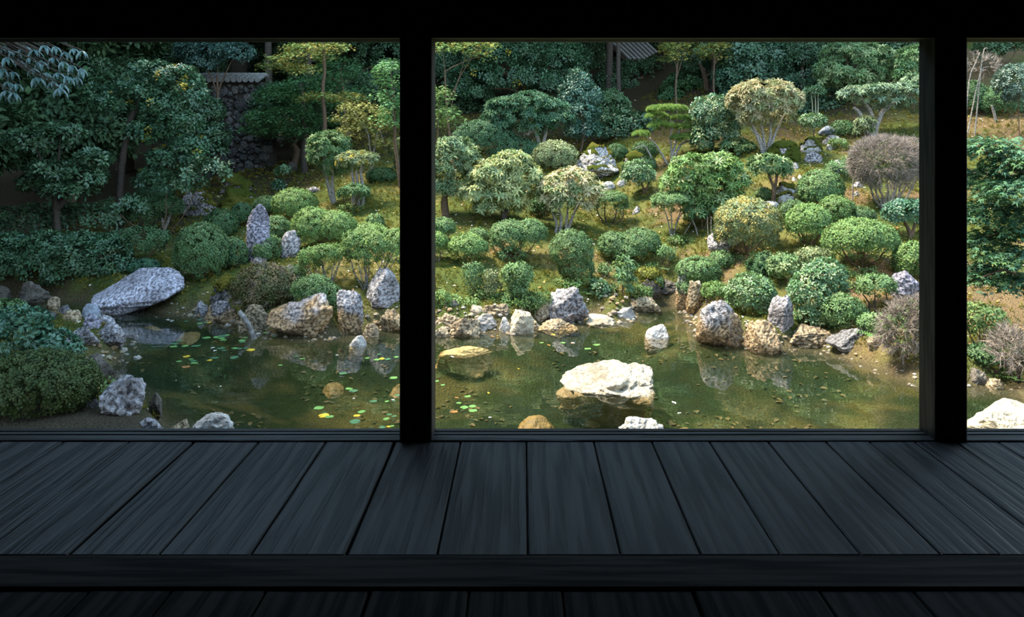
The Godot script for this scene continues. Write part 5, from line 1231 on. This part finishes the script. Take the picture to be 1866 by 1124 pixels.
func hillside_things() -> void:
	stake("pale crossed prop leaning by the white-stemmed mushroom shrub, left one", "", [[1242, 428], [1256, 412], [1262, 400]], 0.012)
	stake("long pale prop leaning right beside the white-stemmed mushroom shrub", "", [[1274, 432], [1266, 410], [1260, 396]], 0.012)
	for k in 3:
		stake(["leftmost", "middle", "rightmost"][k] + " of three thin pale canes standing beside the speckled cream-and-green ball", "canes beside the speckled ball", [[1292 + k * 6, 458 - k * 2], [1290 + k * 6, 420], [1289 + k * 7, 396 - k * 2]], 0.008)
	stake("slim pale stake standing in the bare soil left of the twig ball", "", [[1553, 366], [1554, 340], [1557, 306]], 0.012)
	stake("short snag of dead wood on the bare bank at the right edge", "", [[1816, 222], [1812, 208], [1807, 192]], 0.03)
	stake("fallen pale stick at the water right of the right post", "", [[1772, 698], [1786, 688], [1794, 678]], 0.012)
	# ferns hang along the undercut bank
	for f in [["fern hanging at the shallow cave's mouth", 1216, 498, 0.6], ["fern under the leafy round shrub between the shore rocks", 1388, 574, 0.6], ["fern below the small low shrub on the right bank", 1598, 622, 0.8], ["fern on the bank right of the dark middle boulder", 1076, 540, 0.6], ["fern at the near rock in the bottom right corner", 1858, 698, 0.5], ["fern beside the tallest leafy shrub's foot", 1452, 586, 0.4]]:
		var p := spot(f[1], f[2])
		var t := thing("fern", f[0], "fern", p)
		var o := mesh_node("fronds", kinds["fern"][0], mat["fern green"], t)
		o.scale = Vector3.ONE * f[3]
		o.rotation.y = rng.randf() * TAU
	# moss tufts, seedlings and fallen leaves over the open ground
	var spots := []
	for k in 60000:
		var x := rng.randf_range(-9.0, 10.0)
		var d := rng.randf_range(6.0, 20.0)
		var l := ground(x, d)
		if l < WATER + 0.12: continue
		spots.append([Vector3(x, l, -d), rough.get_noise_2d(x * 4.0, d * 4.0)])
	var tuft := cluster(16, 0.035, 0.008, 0.04, 1.4, 0.0)
	var moss_at := []
	var moss_tint := []
	var leaf_at := []
	var leaf_tint := []
	for s in spots:
		var p: Vector3 = s[0]
		if rng.randf() < 0.72:
			if s[1] < -0.25: continue
			moss_at.append(Transform3D(basis_on(Vector3.UP + around() * 0.3, rng.randf() * TAU, rng.randf_range(0.5, 1.15)), p))
			moss_tint.append(Color(0.14, 0.15, 0.018).lerp(Color(0.27, 0.20, 0.03), rng.randf() * 0.8).lerp(Color(0.06, 0.10, 0.025), clampf(s[1] + rng.randf() * 0.4, 0, 1)))
		elif rng.randf() < 0.5:
			leaf_at.append(Transform3D(basis_on(Vector3.UP + around() * 0.5, rng.randf() * TAU, rng.randf_range(0.6, 1.3)), p + Vector3(0, 0.012, 0)))
			leaf_tint.append([Color(0.5, 0.3, 0.13), Color(0.62, 0.52, 0.36), Color(0.36, 0.17, 0.06), Color(0.72, 0.66, 0.55), Color(0.5, 0.38, 0.08)][rng.randi() % 5])
	var pebble_at := []
	var pebble_tint := []
	for k in 9000:
		var x := rng.randf_range(-5.0, 5.0)
		var d := rng.randf_range(7.2, 11.0)
		var l := land(x, d)
		if absf(l.y - 0.1) > 0.24 * rng.randf() + 0.03: continue
		var r := (0.008 + 0.034 * pow(rng.randf(), 3.0)) * (0.55 if x > 3.2 or x < -4.6 else 1.0)
		pebble_at.append(Transform3D(Basis.from_euler(Vector3(rng.randf(), rng.randf(), rng.randf()) * 6.0).scaled(Vector3(r, r * rng.randf_range(0.5, 0.8), r)), Vector3(x, l.x + r * 0.25, -d)))
		pebble_tint.append([Color(0.33, 0.28, 0.2), Color(0.24, 0.2, 0.15), Color(0.40, 0.37, 0.32), Color(0.17, 0.15, 0.12), Color(0.28, 0.2, 0.11)][rng.randi() % 5])
	var pv := small_ball_v.duplicate()
	for i in pv.size():
		pv[i] = pv[i] * (1.0 + 0.35 * broad_noise.get_noise_3dv(pv[i] * 9.0))
	scatter("shore_pebbles", "small stones and gravel packed between the rocks along the far shore", "pebbles", arrays_mesh(pv, smooth_normals(pv, small_ball_i), small_ball_i), pebble_at, pebble_tint)
	var sunk_at := []
	var sunk_tint := []
	for k in 3200:
		var x := rng.randf_range(-7.0, 5.0)
		var d := rng.randf_range(5.6, 11.0)
		var h := ground(x, d)
		if h > WATER - 0.05 or broad_noise.get_noise_2d(x * 5.0, d * 5.0) < -0.05: continue
		sunk_at.append(Transform3D(basis_on(Vector3.UP + around() * 0.3, rng.randf() * TAU, rng.randf_range(0.6, 1.5)), Vector3(x, h + 0.01, -d)))
		sunk_tint.append([Color(0.11, 0.085, 0.025), Color(0.07, 0.065, 0.02), Color(0.13, 0.095, 0.035), Color(0.045, 0.055, 0.017)][rng.randi() % 4])
	scatter("moss_tufts", "short moss and grass tufts over the open hillside", "moss", tuft, moss_at, moss_tint)
	var st := begin()
	leaf(st, Vector3(-0.025, 0, 0), Vector3.RIGHT, Vector3.UP, 0.05, 0.026, 0.1)
	scatter("fallen_leaves", "small dry leaves fallen on the moss", "leaves", st.commit(), leaf_at, leaf_tint)
	var st2 := begin()
	leaf(st2, Vector3(-0.03, 0, 0), Vector3.RIGHT, Vector3.UP, 0.06, 0.03, 0.1)
	scatter("sunken_leaves", "dull brown leaves lying on the bed of the pond", "leaves", st2.commit(), sunk_at, sunk_tint)

func scatter(called: String, label: String, category: String, m: Mesh, where: Array, tint: Array) -> void:
	var mm := MultiMesh.new()
	mm.transform_format = MultiMesh.TRANSFORM_3D
	mm.use_colors = true
	mm.mesh = m
	mm.instance_count = where.size()
	for i in where.size():
		mm.set_instance_transform(i, where[i])
		mm.set_instance_color(i, tint[i])
	var o := MultiMeshInstance3D.new()
	o.multimesh = mm
	o.material_override = mat["matte leaf"]
	add_named(o, called)
	tag(o, label, category, "", "stuff")

# ---------------------------------------------------------------- behind the garden
func stone_wall() -> void:
	var d := 19.4
	var a := at(352, 262, d)
	var b := at(498, 240, d)
	var y0: float = minf(ground(a.x, d), ground(b.x, d)) - 0.1
	var t := thing("stone_wall", "dry stone garden wall with a tiled coping in the woods at the left", "wall", Vector3((a.x + b.x) * 0.5, y0, -d))
	var width := b.x - a.x
	var high: float = at(430, 152, d).y - y0
	mesh_node("wall_core", box_mesh(Vector3(width, high, 0.3)), mat["dark bark"], t, Vector3(0, high * 0.5, -0.12))
	var shapes := []
	for k in 4:
		var v := small_ball_v.duplicate()
		var off := around() * 40.0
		for i in v.size():
			var p: Vector3 = v[i]
			v[i] = p.sign() * Vector3(pow(absf(p.x), 0.7), pow(absf(p.y), 0.7), pow(absf(p.z), 0.8)) * (1.0 + 0.25 * broad_noise.get_noise_3dv(off + p * 8.0))
		shapes.append(arrays_mesh(v, smooth_normals(v, small_ball_i), small_ball_i))
	var looks := []
	for c in [Color(0.15, 0.15, 0.145), Color(0.21, 0.20, 0.185), Color(0.10, 0.10, 0.095)]:
		var m := material("wall stone %d" % looks.size(), c, 0.9, 0.3)
		triplanar(m, mat["lichen rock"].albedo_texture, 2.0)
		looks.append(m)
	# stones of all sizes, each set where none stands yet
	var set_stones := []
	for tries in 2600:
		var r := rng.randf_range(0.07, 0.17) if tries < 500 else rng.randf_range(0.04, 0.09)
		var p := Vector2(rng.randf_range(-0.5, 0.5) * (width - 0.1), rng.randf_range(0.05, high - 0.06))
		var free := true
		for q in set_stones:
			if p.distance_to(q[0]) < (r + q[1]) * 0.86:
				free = false
				break
		if not free: continue
		set_stones.append([p, r])
		var o := mesh_node("stone", shapes[rng.randi() % 4], looks[rng.randi() % 3], t, Vector3(p.x, p.y, 0.03))
		o.scale = Vector3(r * rng.randf_range(0.95, 1.15), r * rng.randf_range(0.78, 1.0), rng.randf_range(0.07, 0.12))
		o.rotation.z = rng.randf_range(-1.5, 1.5)
	mesh_node("coping_board", box_mesh(Vector3(width * 0.94, 0.05, 0.3)), mat["dark bark"], t, Vector3(-width * 0.03, high + 0.0, -0.06))
	var st := begin()
	tube(st, [Vector3(0, 0.13, -0.16), Vector3(0, 0.065, 0.06), Vector3(0, 0.0, 0.27)], 0.06, 0.068, 10)
	var tile := st.commit()
	var x := -width * 0.47
	while x < width * 0.40:
		mesh_node("coping_tile", tile, mat["roof tile"], t, Vector3(x, high + 0.07, 0))
		x += 0.15
	var ridge := begin()
	tube(ridge, [Vector3(-width * 0.48, high + 0.23, -0.14), Vector3(0, high + 0.235, -0.14), Vector3(width * 0.41, high + 0.23, -0.14)], 0.055, 0.055, 8)
	mesh_node("coping_ridge", ridge.commit(), mat["roof tile"], t)

func hidden_roof() -> void:
	var d := 24.0
	var p := at(1150, 100, d)
	var t := thing("temple_roof", "slope of a grey tiled roof glimpsed between the trees at the top of the middle view", "roof", p)
	var down := Vector3(0.35, -0.4, 0.25)
	for k in 8:
		var st := begin()
		var top := Vector3(-0.6 + k * 0.15, 0.55, -0.5)
		tube(st, [top, top + down * 0.9, top + down * 1.7], 0.045, 0.045, 6)
		mesh_node("tile_row", st.commit(), mat["roof tile"], t)
	var slab := begin()
	var a := Vector3(-0.68, 0.52, -0.5)
	var b := a + Vector3(1.2, 0, 0)
	for off in [Vector3.ZERO, Vector3(0, -0.1, 0)]:
		tri(slab, a + off, b + off, b + off + down * 1.7)
		tri(slab, a + off, b + off + down * 1.7, a + off + down * 1.7)
	mesh_node("roof_slope", slab.commit(), mat["dark bark"], t)
	mesh_node("gable_wall", box_mesh(Vector3(1.2, 2.4, 0.3)), mat["dark bark"], t, Vector3(0.2, -1.2, -0.6))

# a forest tree: a bare trunk that shows in the picture and a crown of big sprays that shades the ground
func tall_tree(label: String, x: float, d: float, r: float, high: float, crowns: Array, bark := "dark bark", tone := Color(0.06, 0.12, 0.055), group := "") -> void:
	var t := thing("forest_tree", label, "tree", Vector3(x, ground(x, d) - 0.1, -d), group)
	var st := begin()
	tube(st, bent(Vector3.ZERO, Vector3(rng.randf_range(-0.2, 0.2), high, 0), Vector3.ZERO, 6, 0.03), r, r * 0.5, 9, 0.1)
	mesh_node("trunk", st.commit(), mat[bark], t)
	var lobes := []
	for c in crowns:
		lobes.append([Vector3(c[0], c[1], c[2]), Vector3(c[3], c[3] * 0.6, c[3])])
	foliage(t, "canopy", tone, lobes, {"low": -1.0})

func woods() -> void:
	for c in [["dark cedar trunk behind the tiled stone wall", 432, 23.0, 0.3], ["dark cedar trunk at the top left above the broad-leaved tiers", 229, 21.0, 0.24], ["pale slim trunk right of the dark cedar behind the wall", 492, 22.0, 0.12], ["pair of slim dark trunks at the top left, thinner one", 205, 22.5, 0.07]]:
		tall_tree(c[0], (c[1] - AXIS.x) * c[2] / FOCAL, c[2], c[3], 9.0, [[0, 8.0, 0, 2.2], [1.2, 9.5, -0.5, 1.8]], "pale bark" if c[1] == 492 else "dark bark")
	# the wood goes on above and beside the picture; its shade lies over the left side and the top of the hill
	var k := 0
	for p in [[-7.4, 5.2], [-9.0, 9.4]]:
		tall_tree("tall dark forest tree outside the picture beside the near left bank" if p[1] < 6.0 else "tall dark forest tree outside the picture beside the inlet", p[0], p[1], 0.2, 9.0, [[-0.3, 5.4, 0, 1.8], [0.2, 7.6, 0.3, 2.2], [0.0, 9.6, -0.3, 2.0]])
	tall_tree("tall dark forest tree outside the picture, leaning over the long leafy hedge", -8.7, 11.8, 0.15, 5.8, [[0.3, 5.4, 0.6, 1.5]])
	for p in [[-10.5, 7.0], [-10.8, 9.6], [-11.0, 12.2], [-11.8, 15.0], [-10.6, 17.5], [-13.5, 11.0], [-13.8, 18.5]]:
		tall_tree("tall dark forest tree standing outside the picture at the left", p[0], p[1], 0.25, 10.5, [[0, 4.4, 0, 2.1], [0.4, 7.4, 0.3, 2.4], [-0.4, 10.4, -0.3, 2.1], [0.9, 5.9, -0.6, 1.7], [0.3, 2.0, 0.4, 1.7]], "dark bark", Color(0.06, 0.12, 0.055), "forest trees beyond the left edge")
	for p in [[-5.6, 20.0, "dark forest trunk hidden behind the maples left of the dividing post"], [-2.8, 20.6, "dark forest tree standing behind the dividing post"], [-0.2, 21.0, "dark forest tree behind the tall dark camellia"], [2.4, 21.5, "bare dark trunk rising right of the tall dark camellia"],
			[4.6, 22.5, "dark forest trunk behind the yellow-green maple spray"], [6.6, 22.0, "dark forest tree behind the evergreens above the vase-shaped tree"], [9.4, 21.0, "dark forest tree behind the rounded upper-right tree"]]:
		tall_tree(p[2], p[0], p[1], 0.1, 7.5, [[0, 6.2, 1.0, 2.0], [0.9, 4.6, -0.8, 1.5], [-0.7, 7.4, 0.4, 1.8]])
	for p in [[2.4, 18.9, "slender dark trunk beside the narrow upright camellia"], [4.6, 18.7, "slender dark trunk behind the golden maple spray"], [7.6, 20.4, "slender dark trunk in the gap left of the rounded upper-right tree"], [8.9, 17.9, "slender dark trunk near the right post's top left"]]:
		tall_tree(p[2], p[0], p[1], 0.06, 7.0, [[-0.4, 5.6, 0.8, 1.7], [0.6, 6.8, -0.4, 1.5]])
	for p in [[-7.6, 26.8], [-3.0, 24.5], [0.4, 25.0], [3.6, 25.5], [6.8, 25.5], [-9.5, 26.0], [-5.0, 28.5], [-1.0, 29.5], [2.5, 30.0], [6.0, 30.0], [9.5, 30.0], [13.0, 28.0], [11.6, 22.0], [14.4, 20.5], [-13.5, 26.0], [-16.0, 22.0]]:
		tall_tree("tall dark forest tree standing deep in the woods above the garden", p[0], p[1], 0.22, 13.0, [[0, 7.2, 0, 2.5], [0.4, 9.8, 0.3, 2.5], [-0.5, 12.4, -0.2, 2.4], [0.3, 14.6, 0.2, 1.9], [0.8, 5.2, 0.6, 1.9], [-0.9, 4.4, 0, 1.8], [0.2, 2.2, 0.2, 1.8]], "dark bark", Color(0.06, 0.12, 0.055), "forest trees deep in the woods")

func wood_edge() -> void:
	var k := 0
	for p in [[380, 150, 24.0], [470, 130, 25.0], [540, 190, 23.5], [600, 220, 24.5], [690, 215, 25.0], [430, 210, 25.5], [535, 226, 18.9], [1096, 110, 25.5], [1200, 112, 25.5]]:
		var look: String = ["above the stone wall's middle", "beside the dark cedar behind the wall", "in the gap right of the stone wall", "behind the slim brown maple trunk", "behind the olive maple", "deep behind the stone wall", "right of the stone wall, low between the maples", "around the glimpsed roof, left one", "around the glimpsed roof, right one"][k]
		plant("dark_tree", "shadowy evergreen " + look, "tree", "forest", WOODS, p[0], p[1] + 120, [[p[0], p[1], 48, 40], [p[0] + 24, p[1] - 40, 44, 36], [p[0] - 26, p[1] - 34, 42, 36]], "tree", {"d": p[2], "r": 0.1, "size": 0.7})
		k += 1

func overhanging_branch() -> void:
	var t := thing("overhanging_tree", "large-leaved branch hanging into the top left corner", "tree", Vector3(-8.6, ground(-8.6, 8.6), -8.6))
	var foot := t.position
	var st := begin()
	tube(st, bent(Vector3(0, -0.1, 0), Vector3(0.3, 4.2, 0.2), Vector3.ZERO, 6, 0.03), 0.12, 0.08, 8, 0.1)
	mesh_node("trunk", st.commit(), mat["dark bark"], t)
	var blade := begin()
	leaf(blade, Vector3.ZERO, Vector3(0, 0, -1), Vector3.UP, 0.12, 0.036, 0.12)
	var shape := blade.commit()
	var d := 8.2
	var ends := [[8, 92], [24, 100], [44, 90], [62, 98], [80, 90], [100, 92], [118, 102], [134, 96], [150, 100], [12, 112], [34, 116], [54, 112], [74, 118], [96, 112], [114, 120], [130, 126], [148, 132], [4, 132], [22, 138], [60, 132], [84, 140], [104, 140], [122, 146], [14, 156], [30, 160], [96, 156], [112, 160], [10, 172], [24, 176], [108, 168], [140, 148], [66, 148]]
	for e in ends:
		var dd := d + rng.randf_range(-0.4, 0.4)
		var p := at(e[0], e[1] - 8, dd) - foot
		var b := begin()
		var from := Vector3(0.3 + rng.randf() * 0.5, 4.0 + rng.randf() * 0.3, 0.2)
		tube(b, bent(from.lerp(p, 0.55), p, Vector3(0, 0.05, 0), 4, 0.01), 0.012, 0.005, 5)
		mesh_node("twig", b.commit(), mat["dark bark"], t)
		for k in 6:
			var a := TAU * k / 6.0 + rng.randf_range(-0.4, 0.4)
			var dir := Vector3(cos(a) * 0.75 + 0.25, -0.75 - rng.randf() * 0.5, sin(a) * 0.75).normalized()
			var o := mesh_node("leaf", shape, mat["drooping leaf"], t, p)
			o.basis = Basis.looking_at(dir, Vector3(0.2, 1, 0.15)).scaled(Vector3.ONE * rng.randf_range(0.75, 1.2))
	for b in [[[0.3, 4.1, 0.2], [60, 96]], [[0.3, 3.8, 0.2], [14, 130]]]:
		var s := begin()
		tube(s, bent(Vector3(b[0][0], b[0][1], b[0][2]), at(b[1][0], b[1][1], d) - foot, Vector3(0, 0.2, 0), 5, 0.02), 0.05, 0.015, 6)
		mesh_node("branch", s.commit(), mat["dark bark"], t)

func _ready() -> void:
	var cam := Camera3D.new()
	cam.name = "camera"
	cam.projection = Camera3D.PROJECTION_FRUSTUM
	cam.near = 0.05
	cam.far = 200.0
	cam.size = 1124.0 / FOCAL * cam.near
	cam.frustum_offset = Vector2((933.0 - AXIS.x) / FOCAL, (AXIS.y - 562.0) / FOCAL) * cam.near
	cam.position = Vector3(0, EYE, 0)
	add_child(cam)
	cam.current = true
	var env := Environment.new()
	env.background_mode = Environment.BG_SKY
	var sky_look := ProceduralSkyMaterial.new()
	sky_look.sky_top_color = Color(0.53, 0.65, 0.77)
	sky_look.sky_horizon_color = Color(0.74, 0.80, 0.84)
	sky_look.ground_bottom_color = Color(0.2, 0.22, 0.18)
	sky_look.ground_horizon_color = Color(0.5, 0.55, 0.5)
	sky_look.sky_curve = 0.3
	env.sky = Sky.new()
	env.sky.sky_material = sky_look
	env.background_energy_multiplier = 2.75
	env.tonemap_mode = Environment.TONE_MAPPER_LINEAR
	env.tonemap_exposure = 2.15
	env.sdfgi_enabled = true
	env.ssao_enabled = true
	env.ssil_enabled = true
	var we := WorldEnvironment.new()
	we.name = "environment"
	we.environment = env
	add_child(we)
	# a veiled sun, high over the left shoulder of the hill, behind the garden
	var sun := DirectionalLight3D.new()
	sun.name = "sun"
	sun.light_color = Color(1.0, 0.95, 0.86)
	sun.light_energy = 2.3
	sun.light_angular_distance = 14.0
	sun.sky_mode = DirectionalLight3D.SKY_MODE_LIGHT_ONLY
	sun.shadow_enabled = true
	add_child(sun)
	sun.look_at_from_position(Vector3(-5.0, 10, -0.9), Vector3.ZERO)

	rng.seed = 20240611
	rough.seed = 5
	rough.frequency = 0.35
	rough.fractal_octaves = 4
	broad_noise.seed = 9
	broad_noise.frequency = 0.1
	broad_noise.fractal_octaves = 3
	var b := ico(4)
	ball_v = b[0]
	ball_i = b[1]
	b = ico(3)
	small_ball_v = b[0]
	small_ball_i = b[1]
	make_materials()
	var m := material("fern green", Color(0.10, 0.22, 0.05), 0.6, 0.3)
	m.backlight_enabled = true
	m.backlight = Color(0.5, 0.5, 0.5)
	material("drooping leaf", Color(0.05, 0.11, 0.10), 0.35, 0.6)
	make_kinds()
	make_pond_outline()
	make_grid()

	hall()
	make_ground()
	rocks()
	left_garden()
	middle_garden()
	upper_garden()
	left_woods()
	deep_shade()
	bank_plants()
	right_edge()
	woods()
	wood_edge()
	stone_wall()
	hidden_roof()
	overhanging_branch()
	pond_things()
	hillside_things()
